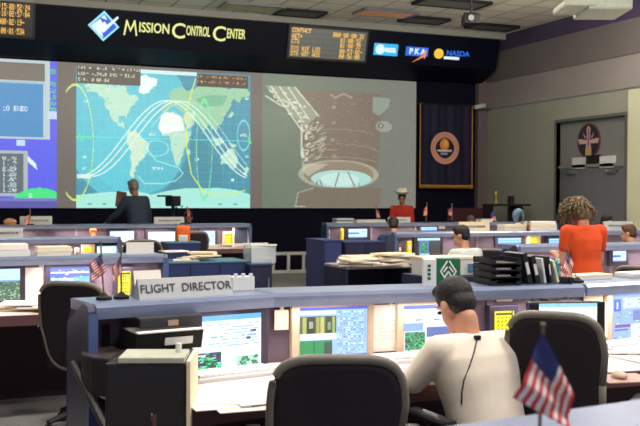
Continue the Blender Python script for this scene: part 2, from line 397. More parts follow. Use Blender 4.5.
# middle screen: world map with orbit tracks
c = Canvas(190, VH, 300, 230, GREY); ox = -66     # canvas x = u - 66
mx0, mx1, my0, my1 = 9.5, 183.8, 4.0, VH
def LL(lon, lat): return (mx0+(lon+180)/360*(mx1-mx0), 74-lat*0.775)
c.rect(mx0, 3, mx1, VH, (72, 150, 172)); c.ell(LL(-75, 0)[0], 60, 62, 80, (92, 196, 212)); c.rect(0, 0, mx0, VH, GREY)
c.ell(LL(25, -60)[0], 128, 48, 60, (72, 138, 156), 0.5)
c.ell(LL(-75, 0)[0]+8, 92, 44, 40, (96, 206, 222), .6)
LAND = (188, 228, 204)
land = [
 [(-166, 66), (-156, 71), (-128, 70), (-110, 68), (-95, 68), (-82, 67), (-78, 58), (-66, 58), (-56, 52), (-65, 45), (-75, 38), (-81, 31), (-81, 25), (-84, 30), (-96, 29), (-97, 20), (-88, 21), (-84, 11), (-78, 8), (-86, 13), (-105, 20), (-114, 30), (-124, 40), (-124, 49), (-140, 59), (-158, 57)],
 [(-78, 9), (-62, 10), (-50, 0), (-35, -6), (-39, -18), (-48, -27), (-58, -36), (-66, -46), (-68, -54), (-74, -50), (-72, -30), (-71, -18), (-81, -5)],
 [(-55, 60), (-42, 60), (-22, 70), (-18, 80), (-40, 84), (-68, 79), (-55, 70)],
 [(-17, 15), (-10, 32), (0, 36), (11, 37), (30, 31), (35, 28), (43, 12), (51, 11), (40, -8), (35, -22), (27, -34), (18, -34), (12, -16), (9, 0), (5, 5), (-8, 4)],
 [(-9, 37), (-9, 44), (0, 49), (8, 55), (5, 60), (15, 69), (30, 71), (60, 69), (80, 74), (105, 77), (140, 73), (178, 68), (178, 64), (160, 60), (156, 52), (142, 58), (135, 45), (127, 38), (121, 32), (118, 24), (108, 20), (105, 9), (98, 16), (90, 22), (80, 14), (77, 8), (72, 20), (60, 25), (50, 29), (45, 14), (35, 29), (36, 37), (27, 40), (14, 44), (10, 44), (0, 38)],
 [(114, -22), (130, -12), (142, -11), (153, -26), (146, -39), (130, -32), (115, -34)],
 [(44, -14), (50, -16), (46, -25)], [(97, 4), (118, 5), (122, -4), (106, -7)], [(130, -2), (150, -6), (142, -9)], [(131, 32), (141, 41), (140, 35)], [(172, -36), (176, -40), (168, -46)]]
def rough(p, n=3, amp=.16):
    r_ = random.Random(3)
    for _ in range(n):
        q = []
        for i in range(len(p)):
            (x0, y0), (x1, y1) = p[i], p[(i+1) % len(p)]; L_ = math.hypot(x1-x0, y1-y0); k_ = r_.uniform(-amp, amp)
            q += [(x0, y0), ((x0+x1)/2-(y1-y0)*k_, (y0+y1)/2+(x1-x0)*k_)]
        p = q
    return p
land = [rough(p) for p in land]; c.noise(4)
for p in land: c.poly([LL(*q) for q in p], LAND)
for q in range(240):
    p = random.choice(land); a_ = random.choice(p); b_ = random.choice(p); w_ = random.random(); x_, y_ = LL(a_[0]*w_+b_[0]*(1-w_), a_[1]*w_+b_[1]*(1-w_))
    i_, j_ = int(x_/190*300), int(y_/VH*230)
    if 0 <= i_ < 300 and 0 <= j_ < 230 and c.a[j_, i_, 0] > 160: c.ell(x_, y_, .6+random.random()*1.6, .5+random.random()*1.1, random.choice([(205, 232, 208), (150, 205, 170), (226, 240, 220), (170, 215, 180)]), .6)
c.poly([LL(*q) for q in land[1]], (214, 236, 206), .8)
c.poly([LL(*q) for q in ((-17, 15), (-10, 32), (0, 36), (30, 31), (35, 22), (36, 12), (15, 10), (0, 8), (-8, 6))], (244, 250, 240))
c.poly([LL(*q) for q in land[2]], (238, 250, 245)); c.poly([LL(*q) for q in land[4]], (130, 190, 140), .55)
c.poly([LL(*q) for q in ((35, 29), (45, 14), (58, 20), (60, 36), (40, 37))], (230, 238, 205), .7)
c.poly([LL(*q) for q in ((60, 55), (90, 62), (130, 62), (120, 48), (80, 45))], (86, 170, 130), .5)
ant = [LL(-180, -76), LL(-150, -74), LL(-120, -72), LL(-95, -71), LL(-60, -70), LL(-30, -75), LL(0, -70), LL(40, -66), LL(80, -66), LL(110, -65), LL(150, -68), LL(180, -74), LL(180, -93), LL(-180, -93)]
c.poly(ant, (170, 236, 222)); c.rect(0, 0, mx0, VH, GREY).rect(mx1, 0, 190, VH, GREY)
for k in range(1, 24):
    x = mx0+k*(mx1-mx0)/24; c.rect(x-.2, 3, x+.2, VH, (150, 225, 225), .22)
for k in range(1, 14):
    y = 4+k*10.4; c.rect(mx0, y-.25, mx1, y+.25, (150, 225, 225), .22)
c.line([LL(-180, 0), LL(180, 0)], (120, 235, 235), 1.1)
def track(ph, col, th=1.25, amp=51.6, l0=-180, l1=180):
    pts = [LL(l, amp*math.sin(R(l-ph))*1.0) for l in range(l0, l1+1, 4)]; c.line(pts, col, th, .9)
WH = (225, 250, 240)
track(-62, WH, l0=-150, l1=172); track(-76, WH, l0=-160, l1=172); track(-88, WH, l0=-170, l1=172)
track(-48, (200, 235, 225), .7, l0=-30, l1=175)
c.ell(mx0-1, 80, 17, 58, (205, 240, 120), .9, .022); c.ell(LL(88, 0)[0]-4, 84, 8, 52, (130, 235, 170), .8, .05)
c.line([(126, 10), (118, 40), (117, 80), (122, 110), (134, 128), (150, 133), (165, 131), (178, 127)], (225, 240, 90), 1.1)
c.line([LL(-42, -12), LL(-20, -30), LL(25, -38), LL(35, -46), LL(20, -56), LL(-5, -60), LL(-45, -60), LL(-58, -50)], (170, 245, 245), 1, .9)
c.ell(LL(165, 5)[0], 68, 6.5, 16, (130, 225, 235), .8, .08); c.ell(LL(-20, -8)[0], 84, 12, 8, (150, 235, 240), .8, .06)
c.text(LL(-30, -32)[0], LL(0, -38)[1], 'TDRS', .5, (225, 250, 250)).text(LL(158, 5)[0], 66, 'ATL', .45, (225, 250, 250)).text(LL(-38, 8)[0], LL(0, 8)[1], 'ASC', .5, (225, 250, 250))
c.line([(mx0+1, 76), (mx0+3, 71), (mx0+5, 78), (mx0+8, 73), (mx0+11, 76), (mx0+16, 74)], (90, 235, 140), 1.2)
c.line([(182, 70), (184, 76)], (90, 235, 140), 2)
c.rect(mx0+.5, 112, mx0+14, 116, WH, .85); c.ell(165, 116, 1.6, 1.6, WH)
for l_, la in ((-165, 48), (-168, -25), (-168, -40), (60, -25), (168, 60), (168, -20)): c.text(*LL(l_, la), '60', .35, (215, 250, 250))
for k in (20, 34, 150, 166): c.rect(k, 141, k+4, 143, (110, 180, 175))
c.rect(70, 3, 127, 7, (210, 240, 240))
c.rect(10, 2, 71, 20, (84, 76, 70)).rect(127, 4.5, 181, 18, (84, 66, 56)).rect(0, 0, 190, 3, GREY)
for k, s_ in enumerate(('LAT = -43.4  ALT = 219.8', 'LON= -174.3 INC = 51.6', 'D/N: 0:09:26')): c.text(11.5, 3+k*5.9, s_, .41, (235, 235, 205))
for k, s_ in enumerate(('LAT = -43.2 ALT = 218.7', 'LON= -174.1 INC = 51.6')): c.text(128, 5.5+k*6, s_, .38, (225, 170, 95))
c.noise(2)
screen('projection_screen', 'middle wall screen showing a world map with looping orbit tracks', 66, 256, c)
# right screen: live picture of a cylindrical spacecraft module
c = Canvas(159.6, VH, 200, 190, (112, 112, 100)); oy = -256
t_ = np.clip((c.X-6)/154, 0, 1)[..., None]
c.a = np.array((116, 132, 112.))*(1-t_)+np.array((134, 134, 126.))*t_
def Z(x, y): return ((x/3.04)+250-256, (y/3.04)+70-VT)    # from picture crop coordinates
c.poly([Z(70, 20), Z(395, 25), Z(385, 250), Z(370, 330), Z(260, 350), Z(160, 290), Z(148, 150)], (138, 118, 102), .8)
c.poly([Z(395, 25), Z(385, 250), Z(330, 330), Z(320, 20)], (130, 118, 105), .6)
c.poly([Z(45, 15), Z(130, 15), Z(195, 110), Z(160, 150), Z(75, 60)], (176, 188, 160), .75)
for a_, b_ in (((60, 18), (150, 160)), ((85, 18), (155, 130)), ((110, 18), (170, 120)), ((130, 18), (200, 110)), ((45, 50), (90, 80)), ((150, 140), (150, 240)), ((95, 60), (135, 85))):
    c.line([Z(*a_), Z(*b_)], (232, 240, 215), 1.6, .85)
for q in range(26):
    x, y = 50+rng.rand()*150, 0; y = 20+(x-50)*.85+rng.randn()*16; c.ell(*Z(x, y), .8+rng.rand()*1.6, .7+rng.rand(), (236, 242, 220), .8)
for q in range(20):
    x, y = 150+rng.rand()*22, 140+rng.rand()*120; c.ell(*Z(x, y), .7+rng.rand()*1.2, 1+rng.rand()*1.5, (236, 240, 215), .8)
for (yy, rx, ry) in ((170, 110, 45), (220, 112, 45), (262, 112, 40)):
    pts = [Z(262+rx*math.cos(R(a_)), yy+ry*.4*math.sin(R(a_))) for a_ in range(180, 361, 10)]; c.line(pts, (175, 165, 145), .7, .8)
c.ell(*Z(262, 305), 114/3.04, 46/3.04, (196, 190, 165), .85, .07); c.ell(*Z(262, 300), 106/3.04, 40/3.04, (168, 150, 128), .7)
c.ell(*Z(270, 320), 92/3.04, 30/3.04, (186, 236, 226)); c.ell(*Z(265, 322), 60/3.04, 22/3.04, (214, 248, 240))
for a_, b_ in (((262, 300), (250, 345)), ((290, 298), (310, 345)), ((195, 330), (195, 350)), ((325, 335), (325, 352)), ((205, 325), (212, 350))): c.line([Z(*a_), Z(*b_)], (150, 150, 135), 1.4)
c.poly([Z(150, 270), Z(230, 270), Z(170, 312), Z(152, 295)], (226, 228, 200), .55)
c.poly([Z(185, 350), Z(395, 350), Z(385, 415), Z(135, 415), Z(140, 365)], (132, 118, 102), .9)
c.line([Z(185, 352), Z(140, 368), Z(132, 414)], (205, 205, 180), 1, .8); c.line([Z(132, 414), Z(160, 414)], (225, 225, 195), 1.3)
c.poly([Z(365, 35), Z(420, 40), Z(415, 70), Z(385, 100), Z(365, 90)], (160, 176, 164), .8); c.ell(*Z(400, 137), 8.5, 6.5, (168, 172, 158), .9); c.ell(*Z(390, 135), 3, 3, (110, 116, 108)); c.ell(*Z(390, 135), 1.4, 1.4, (200, 205, 190))
for x, y in ((245, 78), (242, 188), (248, 245), (245, 130)): c.ell(*Z(x, y), 2.2, 2, (170, 156, 138))
c.line([Z(235, 35), Z(250, 45), Z(275, 30), (Z(300, 42))], (200, 195, 175), 2, .6); c.line([Z(225, 222), Z(255, 222)], (185, 170, 150), .8)
for q in range(150):
    x, y = 155+rng.rand()*215, 30+rng.rand()*230; a_ = rng.rand()*6.3; L_ = 4+rng.rand()*16
    c.line([Z(x, y), Z(x+L_*math.cos(a_), y+L_*.6*math.sin(a_))], [(158, 144, 126), (120, 104, 90), (178, 166, 146)][q % 3], .5+rng.rand()*.5, .5)
for q in range(60):
    x = 150+rng.rand()*60; y = 140+rng.rand()*130; c.line([Z(x, y), Z(x+6+rng.rand()*14, y-4-rng.rand()*8)], (226, 228, 204), .6+rng.rand()*.6, .55)
c.a *= .93; c.rect(0, 0, 5.5, VH, GREY); c.noise(2.5)
screen('projection_screen', 'right wall screen showing a grey cylindrical spacecraft module', 256, 415.6, c)

# ---------------------------------------------------------------- valance with backlit signs
VA = Vector((0, 18.24, 4.36)); VBp = Vector((0, 18.08, 5.0)); vd = (VBp-VA).normalized(); vn = Vector((1, 0, 0)).cross(vd)
struct(MB().prism([(18.99, 4.13), (18.8, 4.13), (18.24, 4.36), (18.08, 5.0), (18.99, 5.0)], XL, 11.6).build('trim_6', mat('black glossy valance', rgb(6, 9, 28), 0.5, 0, 0.06, 4, 0, 0.12)))
struct(MB().b6(XL, XR-0.1, 18.0, 18.99, 5.0, CEIL).build('trim_7', mat('grey ceiling trim', rgb(150, 150, 142), 0.7)))
def sgn(u, v):
    r = ray(u, v); t = (VA-EYE).dot(vn)/r.dot(vn); p = EYE+r*t; return p.x, (p-VA).dot(vd)
def sgn_frame(u, v, off=0.0):
    x, h = sgn(u, v); p = Vector((x, VA.y, VA.z))+vd*h+vn*off
    return Matrix((( 1, 0, vn.x, p.x), (0, vd.y, vn.y, p.y), (0, vd.z, vn.z, p.z), (0, 0, 0, 1)))
ROTB = Matrix.Rotation(R(-90), 4, 'X')     # canvas (xz plane) to sign frame (xy plane)
def root_at(name, label, cat, mtx, group=None):
    o = thing(name, label, cat, (0, 0, 0), 0, group); o.matrix_world = mtx; o.rotation_euler = mtx.to_euler(); o.location = mtx.to_translation(); return o
# words
m_let = emit('lit cream lettering', rgb(238, 240, 150), 1.0)
sg = root_at('lettered_sign', 'cream lit MISSION CONTROL CENTER lettering on the black valance', 'sign', sgn_frame(184.5, 31.5, 0.004))
x0s = [sgn(u, v)[0]-sgn(184.5, 31.5)[0] for u, v in ((123.5, 29), (171, 32), (212, 34))]
Hs = (sgn(140, 23)[1]-sgn(140, 35.5)[1])
for (cap, rest, x, uend) in (('M', 'ISSION', x0s[0], 169), ('C', 'ONTROL', x0s[1], 210), ('C', 'ENTER', x0s[2], 245.5)):
    yy = sgn(123.5+0, 29)[1]-sgn(184.5, 31.5)[1]
    if cap == 'M':
        q_ = Hs*.62; e_ = q_*.13; k_ = MB()
        k_.prism([(0, -q_), (e_*1.5, -q_), (q_*.46, q_*.45), (q_*.9, -q_*.55), (q_*1.38, q_*.45), (q_*1.62, -q_), (q_*1.62+e_*1.5, -q_), (q_*1.48, q_), (q_*1.32, q_), (q_*.9, -q_*.15), (q_*.44, q_), (q_*.30, q_)], 0, .012, 'Z')
        cc = k_.build('lettering', m_let, sg, (x, 0, 0))
    else: cc = text('lettering', cap, Hs*1.75, m_let, sg, Matrix.Translation((x, -0.01, 0.0)), 0.012, 0.0035, 'LEFT')
    wcap = max(v.co.x for v in cc.data.vertices)
    ww = (sgn(uend, 32)[0]-sgn(184.5, 31.5)[0])-x-wcap-0.02
    tt = text('lettering', rest, Hs*1.12, m_let, sg, Matrix.Translation((x+wcap+0.02, 0.015, 0.0)), 0.012, 0.0035, 'LEFT')
    w0 = max(v.co.x for v in tt.data.vertices); tt.data.transform(Matrix.Diagonal((ww/w0, 1, 1, 1)))
# diamond badge
bw = sgn(119.5, 26)[0]-sgn(88, 26)[0]; bh = sgn(103, 10.5)[1]-sgn(103, 41)[1]
dg_ = root_at('diamond_badge', 'lit blue and white diamond badge left of the cream lettering', 'sign', sgn_frame(103.6, 26, 0.004))
MB().prism([(-bw/2, 0), (0, -bh/2), (bw/2, 0), (0, bh/2)], 0, 0.02, 'Z').build('border', emit('lit cyan border', rgb(150, 235, 255), 1.0), dg_)
MB().prism([(-bw*.41, 0), (0, -bh*.41), (bw*.41, 0), (0, bh*.41)], 0.02, 0.028, 'Z').build('field', emit('lit blue field', rgb(40, 90, 225), 1.0), dg_)
g = MB(); g.prism([(-bw*.4, 0), (-bw*.12, bh*.24), (-bw*.05, bh*.1), (bw*.02, bh*.16), (bw*.12, bh*.02), (-bw*.08, -bh*.12), (0, -bh*.38), (-bw*.15, -bh*.26)], 0.028, 0.033, 'Z')
g.prism([(-bw*.1, -bh*.14), (bw*.42, bh*.36), (bw*.46, bh*.3), (0, -bh*.22)], 0.033, 0.038, 'Z'); g.prism([(-bw*.1, bh*.27), (0, bh*.38), (bw*.1, bh*.2), (0, bh*.24)], 0.028, 0.033, 'Z')
g.build('swoosh', emit('lit white shape', rgb(235, 250, 255), 1.0), dg_)
# LED boards
def led(label, u0, u1, v0, v1, uref, rows, nx, ny):
    x0, h0 = sgn(uref, v1); x0 = sgn(u0, v1)[0]; x1 = sgn(u1, v1)[0]; h1 = sgn(uref, v0)[1]
    mt = sgn_frame(u0, v1, 0.0); mt.translation = Vector((x0, VA.y, VA.z))+vd*h0+vn*0.004
    t = root_at('led_board', label, 'clock', mt)
    w, h = x1-x0, h1-h0; b = 0.05
    MB().b6(-b, w+b, -b, h+b, 0, 0.03, bev=0.008).build('frame', 'black', t)
    cv = Canvas(nx, ny, nx*2, ny*2, (78, 80, 74) if uref > 200 else (26, 20, 22))
    for k in range(0, nx, 6): cv.rect(k+5.1, 0, k+5.6, ny, (30, 28, 30))
    for k in range(0, ny, 8): cv.rect(0, k, nx, k+.6, (30, 28, 30))
    for (x, y, s_) in rows: cv.text(x, y, s_, 1, (250, 190, 70))
    cv.mesh('dot_matrix', w, h, 'dispb', t, Matrix.Translation((0, 0, 0.034)) @ ROTB)
led('amber LED clock board at the left end of the black valance', -32, 32, 3.5, 36, 20,
    [(62, 1, '1:15:08:52:24'), (62, 9, '1:16:02:57:04'), (68, 19, '000:02:19-'), (74, 30, '00:01:53A')], 146, 39)
led('amber LED event board right of the cream lettering', 288, 364, 29, 58.5, 325,
    [(3, 1, 'CONTACT'), (94, 4, '000:00:00:32'), (3, 10, 'AET+'), (112, 12, '01:00:52'), (3, 18, 'CTS'), (112, 20, '01:00:35'), (3, 29, 'SYS W1F LOS'), (112, 29, '00:53:02-'), (3, 37, 'STS W97 AOS'), (112, 37, '00:56:00')], 172, 46)
# agency signs
def plate_sign(label, uc, vc, wu, hv):
    t = root_at('lit_sign', label, 'sign', sgn_frame(uc, vc, 0.004))
    w = sgn(uc+wu/2, vc)[0]-sgn(uc-wu/2, vc)[0]; h = sgn(uc, vc-hv/2)[1]-sgn(uc, vc+hv/2)[1]; return t, w, h
m_cy = emit('lit cyan sign', rgb(40, 185, 245), 1.0); m_wh = emit('lit white sign', rgb(225, 245, 255), 1.0); m_bl = emit('lit blue sign', rgb(30, 105, 225), 1.0)
t, w, h = plate_sign('lit cyan oval ESA sign with white disc on the valance', 385.5, 49.5, 24, 12)
MB().b6(-w/2, w/2, -h/2, h/2, 0, 0.03, bev=0.014).build('oval', m_cy, t)
a = MB()
n = 24; rr = h*.42; a.prism([(-w/2+rr*1.3+rr*math.cos(2*math.pi*k/n), rr*math.sin(2*math.pi*k/n)) for k in range(n)], 0.03, 0.04, 'Z'); a.build('disc', m_wh, t)
text('lettering', 'esa', h*.8, m_wh, t, Matrix.Translation((w*.17, 0.01, 0.036)), 0.005, 0.006)
t, w, h = plate_sign('lit blue PKA letter panel with orange arrow on the valance', 416.5, 51.5, 22, 9)
MB().b6(-w/2, w/2, -h/2, h/2, 0, 0.03).build('panel', m_bl, t)
text('lettering', 'P K A', h*.85, m_wh, t, Matrix.Translation((0, 0, 0.036)), 0.005, 0.006)
MB().prism([(-w*.2, -h*1.2), (w*.32, -h*.25), (w*.22, -h*.2), (w*.42, h*.3), (w*.36, -h*.75), (w*.3, -h*.55)], 0.042, 0.05, 'Z').build('arrow', emit('lit orange arrow', rgb(250, 150, 70), 1.0), t)
t, w, h = plate_sign('lit blue NASDA lettering with yellow disc near the valance end', 452, 54.5, 36, 10)
n = 24; rr = h*.5; cx = -w/2+rr
MB().prism([(cx+rr*math.cos(2*math.pi*k/n), rr*math.sin(2*math.pi*k/n)) for k in range(n)], 0, 0.03, 'Z').build('disc', emit('lit yellow disc', rgb(250, 200, 60), 1.0), t)
text('lettering', 'NASDA', h*.72, m_bl, t, Matrix.Translation((w*.14, h*.12, 0.03)), 0.005, 0.003, sx=1.12)
MB().b6(-w*.22, w*.2, -h*.5, -h*.22, 0, 0.02).build('underline', m_wh, t)

# banner with gold fringe and round patch
bx0, bx1 = xy(419.5, 18.85)[0], xy(471.5, 18.85)[0]; bz1 = at_y(445, 104.5, 18.85).z; bz0 = at_y(445, 187.5, 18.85).z
ban = thing('hanging_banner', 'navy cloth banner with gold fringe and round patch on black wall', 'banner', ((bx0+bx1)/2, 18.85, bz0))
w, h = bx1-bx0, bz1-bz0
cv = Canvas(w, h, 60, 90, (15, 13, 44)); t_ = (np.sin(cv.X*14+cv.Y*1.2)*.5+.5)[..., None]; 
def wav(s, t): x = (s-.5)*w; return np.stack([x, 0.018*np.sin(x*15+t*2)+0.012*np.sin(x*31), t*h], -1)
cv.mesh('cloth', w, h, 'cloth', ban, None, wav)
fr = MB(); fr.tube([(-w/2+w*k/16, -0.03+0.012*math.sin(k), 0.02) for k in range(17)], 0.045, 6); fr.build('fringe', 'gold', ban)
fr = MB(); fr.tube([(-w/2, -0.015, 0.04), (-w/2, -0.015, h)], 0.012, 6); fr.build('edge_trim', 'gold', ban)
fr = MB(); fr.tube([(w/2, -0.015, 0.04), (w/2, -0.015, h)], 0.012, 6); fr.build('edge_trim', 'gold', ban)
fr = MB(); fr.cyl((-w/2-0.05, 0, h), (w/2+0.05, 0, h), 0.02); fr.build('top_rod', 'black', ban)
for s in (-1, 1): MB().b6(s*w*.45-.02, s*w*.45+.02, -.01, .149, h-.03, h+.03).build('rod_bracket', 'black', ban)
pc = at_y(445, 148, 18.8); pr = 15.2*depth_of(pc)/FPX
def circ(s, t):
    x = 2*s-1; z = 2*t-1; return np.stack([pc.x-(bx0+bx1)/2+x*np.sqrt(1-z*z/2)*pr*1.06, 0*x-0.05, pc.z-bz0+z*np.sqrt(1-x*x/2)*pr*1.06], -1)
cv = Canvas(2, 2, 70, 70, (214, 150, 128)); cv.ell(1, 1, .66, .66, (20, 18, 40)); cv.ell(.97, .78, .33, .38, (225, 140, 55)); cv.ell(1.05, .74, .16, .22, (240, 180, 90)); cv.rect(.45, 1.12, 1.5, 1.24, (225, 215, 220)); cv.rect(.7, 1.3, 1.2, 1.42, (150, 150, 190))
for k in range(24):
    a_ = k*2*math.pi/24; cv.ell(1+.84*math.cos(a_), 1+.84*math.sin(a_), .035, .035, (120, 60, 60))
cv.mesh('patch', 1, 1, 'cloth', ban, None, circ)

# ceiling: dark return grilles and hung fixtures
def ceil_at(u, v): p = at_z(u, v, CEIL); return p.x, p.y
for i, (u, v, wx, wy, lab) in enumerate(((252, 6, 1.1, .55, 'greenish ceiling lamp panel above the lettering'), (300, 12, .9, .5, 'dark ceiling grille above the LED event board'), (386, 12, 1.1, .6, 'ceiling lamp panel with painted orange reflection right of the middle'),
                                ((424, 19, .9, .5, 'small dark ceiling grille just left of the hung camera')), (492, 26, 1.0, .5, 'dark ceiling grille right of the hung camera'), (452, 2, 1.3, .6, 'dark ceiling grille at the top of the photo'))):
    x, y = ceil_at(u, v)
    t = thing('ceiling_fixture', lab, 'ceiling fixture', (x, y, CEIL-0.05))
    f = MB()
    for s in (-1, 1): f.b6(s*wx/2-.03, s*wx/2+.03, -wy/2, wy/2, 0, .05); f.b6(-wx/2, wx/2, s*wy/2-.03, s*wy/2+.03, 0, .05)
    f.build('frame', 'blackm' if 'grille' in lab else 'chrome', t)
    g = MB()
    for k in range(7): g.b6(-wx/2+.03, wx/2-.03, -wy/2+wy*(k+.5)/7-.012, -wy/2+wy*(k+.5)/7+.012, .01, .045)
    g.build('louvre', mat('dark louvre', rgb(70, 68, 66), 0.8) if 'grille' in lab else mat('olive louvre', rgb(120, 122, 95), 0.7) if 'green' in lab else mat('orange reflection louvre', rgb(190, 140, 100), 0.5), t)  # orange reflection on the lamp panel is put into the louvre colour
p = at_depth(471, 20, 16.5)
t = thing('ceiling_camera', 'black box camera hanging from the ceiling near the signs', 'camera', (p.x, p.y, p.z), R(-20))
MB().box((0, 0, 0), (.28, .34, .16), bev=.02).build('body', 'black', t); MB().cyl((0, 0, .08), (0, 0, CEIL-p.z), .02).build('mount_pole', 'black', t)
MB().cyl((-.04, -.17, 0), (-.04, -.23, 0), .05).build('lens', 'chrome', t); MB().b6(-.12, .12, -.04, .04, .08, .12).build('bracket', 'blackm', t)
p = at_depth(602, 3, 8.2)
t = thing('video_projector', 'cream box projector hanging from the ceiling at top right', 'projector', (p.x, p.y, p.z), R(-22))
MB().box((0, 0, .02), (.37, .5, .24), bev=.02).build('body', mat('cream plastic', rgb(190, 196, 176), 0.5), t)
MB().box((-.25, -.05, -.05), (.26, .42, .05), bev=.015).build('mount_shelf', MATS['cream plastic'], t); MB().cyl((-.2, .1, 0), (-.2, .1, CEIL-p.z), .03).build('mount_pole', 'black', t)
MB().box((-.22, .02, .05), (.12, .2, .12), bev=.02).build('cable_box', 'brown', t); MB().cyl((.05, .25, .03), (.05, .29, .03), .06).build('lens', 'black', t)
# wall bracket camera at corner
p = at_x(490, 110, XR)
t = thing('wall_camera', 'small white camera on a wall arm below the valance end', 'camera', (XR, p.y, p.z), R(200))
MB().tube([(0.0, 0, 0), (.25, 0, .03)], .02).build('arm', 'chrome', t); MB().box((.36, 0, .06), (.3, .1, .09), bev=.015, ry=.2).build('housing', 'plate', t)

# ---------------------------------------------------------------- consoles
LZ, DZ = 1.09, 0.735          # ledge top and desk top heights
class Console:
    """a row segment; local x along the row, local y away from the operators; origin under the far edge of the ledge"""
    def __init__(s, label, p0, p1, group=None, nlamp=2, desk=0.62, pillars=(), power=9, endl=True, endr=True, lampcol=(1.0, 0.87, 0.80), ml=0.0, mr=0.0):
        s.p0 = Vector((*p0, 0)); s.L = math.hypot(p1[0]-p0[0], p1[1]-p0[1]); s.rz = math.atan2(p1[1]-p0[1], p1[0]-p0[0])
        s.M = Matrix.Translation(s.p0) @ Matrix.Rotation(s.rz, 4, 'Z'); s.Mi = s.M.inverted(); L = s.L
        t = s.root = thing('control_console', label, 'console', s.p0, s.rz, group)
        pr = [(-.31, 0), (-.31, LZ-.03), (-.30, LZ-.008), (-.28, LZ), (-.24, LZ), (-.07, 1.0), (-.06, .97), (-.06, 0)]
        def X(x, y): return (x-y*ml) if x < L/2 else (x+y*mr)
        def pz(name, m, x0, x1, y0, y1, z0, z1): MB().prism([(X(x0, y0), y0), (X(x1, y0), y0), (X(x1, y1), y1), (X(x0, y1), y1)], z0, z1, 'Z').build(name, m, t)
        if endl: MB().prism(pr, -.035, 0.0, 'X').build('end_panel', 'endp', t); MB().b6(-.038, .003, -.325, -.31, 0, LZ-.04).build('edge_trim', 'trim', t)
        if endr: MB().prism(pr, L, L+.035, 'X').build('end_panel', 'endp', t); MB().b6(L-.003, L+.038, -.325, -.31, 0, LZ-.04).build('edge_trim', 'trim', t)
        lp = [(-.295, LZ-.045), (-.295, LZ-.064), (-.31, LZ-.064), (-.315, LZ-.032), (-.315, LZ-.015), (-.295, LZ), (0, LZ), (0, LZ-.045)]
        lg = MB().prism(lp, .0, L, 'X')
        for v in lg.bm.verts: v.co.x = X(v.co.x, v.co.y)
        lg.build('ledge', 'ledge', t)
        MB().prism([(-.13, .0), (-.13, LZ-.046), (.0, LZ-.046), (.05, .98), (.06, .95), (.06, 0)], 0.002+.13*ml, L-.002-.13*mr, 'X').build('back_housing', 'navy', t)
        pz('fascia', 'fascia', .002, L-.002, -.15, -.131, DZ+.001, LZ-.046)
        pz('desk_top', 'desk', .002, L-.002, -.15-desk, -.131, DZ-.03, DZ)
        pz('desk_edge', 'deskedge', .002, L-.002, -.158-desk, -.151-desk, DZ-.075, DZ-.005)
        MB().b6(0.002+.15*ml, L-.002-.15*mr, -.15, -.131, 0.0, DZ-.031).build('modesty_panel', 'modesty', t)
        for x in pillars: MB().b6(x-.02, x+.02, -.165, -.15, DZ, LZ-.045).build('divider', 'fascia_l', t)
        for k in range(nlamp):
            x = L*(k+.5)/nlamp; w = L/nlamp*.62
            MB().b6(x-w/2, x+w/2, -.285, -.245, LZ-.056, LZ-.0455).build('task_lamp', emit('warm lamp tube', rgb(255, 225, 205), 2.0), t)
            area_light('task_lamp_light', (x, -.265, LZ-.06), w, .04, power*w, lampcol, t, (R(-18), 0, 0))
    def w(s, x, y, z): return s.M @ Vector((x, y, z))
    def hit(s, u, v, yl):
        """local point where the view through (u, v) meets the upright plane local y = yl"""
        e = s.Mi @ EYE; r = s.Mi.to_3x3() @ ray(u, v); return e+r*((yl-e.y)/r.y)
    def top(s, u, yl=-.12): p = s.hit(u, 240, yl); return s.w(p.x, yl, LZ)
    def scale(s, u, yl): return FPX/depth_of(s.w(s.hit(u, horizon(u), yl).x, yl, EYE.z))

def seg(u0, u1, Y, Y1=None):
    return xy(u0, Y), xy(u1, Y if Y1 is None else Y1)
GN = None
NA = Console('nearest left console segment with grey blue ledge and the FLIGHT DIRECTOR plate', (.60, 4.43), (1.50, 4.62), GN, 1, .72, (.35,), 9, endr=False, mr=.1)
NBp1 = (3.24, 4.53)
NB = Console('middle console segment in front of the man in the white shirt', (1.50, 4.62), NBp1, GN, 3, .72, (.22, .35, .86, .98, 1.28), 9, endl=False, endr=False, ml=.1, mr=-.06)
NC = Console('right console segment with a tilted blue monitor behind the nearest right chair', (3.24, 4.532), (4.85, 4.76), GN, 2, .72, (.45,), 12, endl=False, endr=False, ml=-.06)
F = Console('closest console with only its rear ledge in the bottom right corner', (.72, 1.66), (2.6, 1.90), None, 1, .5, (), 3)
BL = Console('second row left console behind the nearest left chair', (-1.6, 7.75), (xy(154, 7.85)[0], 7.85), None, 3, .8, (1.9, 2.45), 18)
BR = Console('second row right console beside the woman in orange', (xy(503, 8.2)[0], 8.2), (8.6, 8.2), None, 3, .75, (.6, 1.2), 10, endr=False)
AL = Console('third row left console with only papers and small panels under its ledge', (-1.2, 11.2), (xy(113, 11.2)[0], 11.2), None, 2, .7, (1.4, 2.6), 8)
AR = Console('third row right console behind the green and white carton', (xy(387, 11.6)[0], 11.6), (10.6, 11.6), None, 4, .7, (.4, 1.3, 2.0), 8)
CL = Console('farthest row left console below the world map', (xy(-30, 16.0)[0], 16.0), (xy(244, 16.0)[0], 16.0), None, 4, 1.3, (1.6, 2.2, 2.8, 3.5, 4.2), 9)
CR = Console('farthest row right console below the spacecraft picture', (xy(322, 16.0)[0], 16.0), (11.4, 16.0), None, 4, .8, (.9, 1.8), 8)

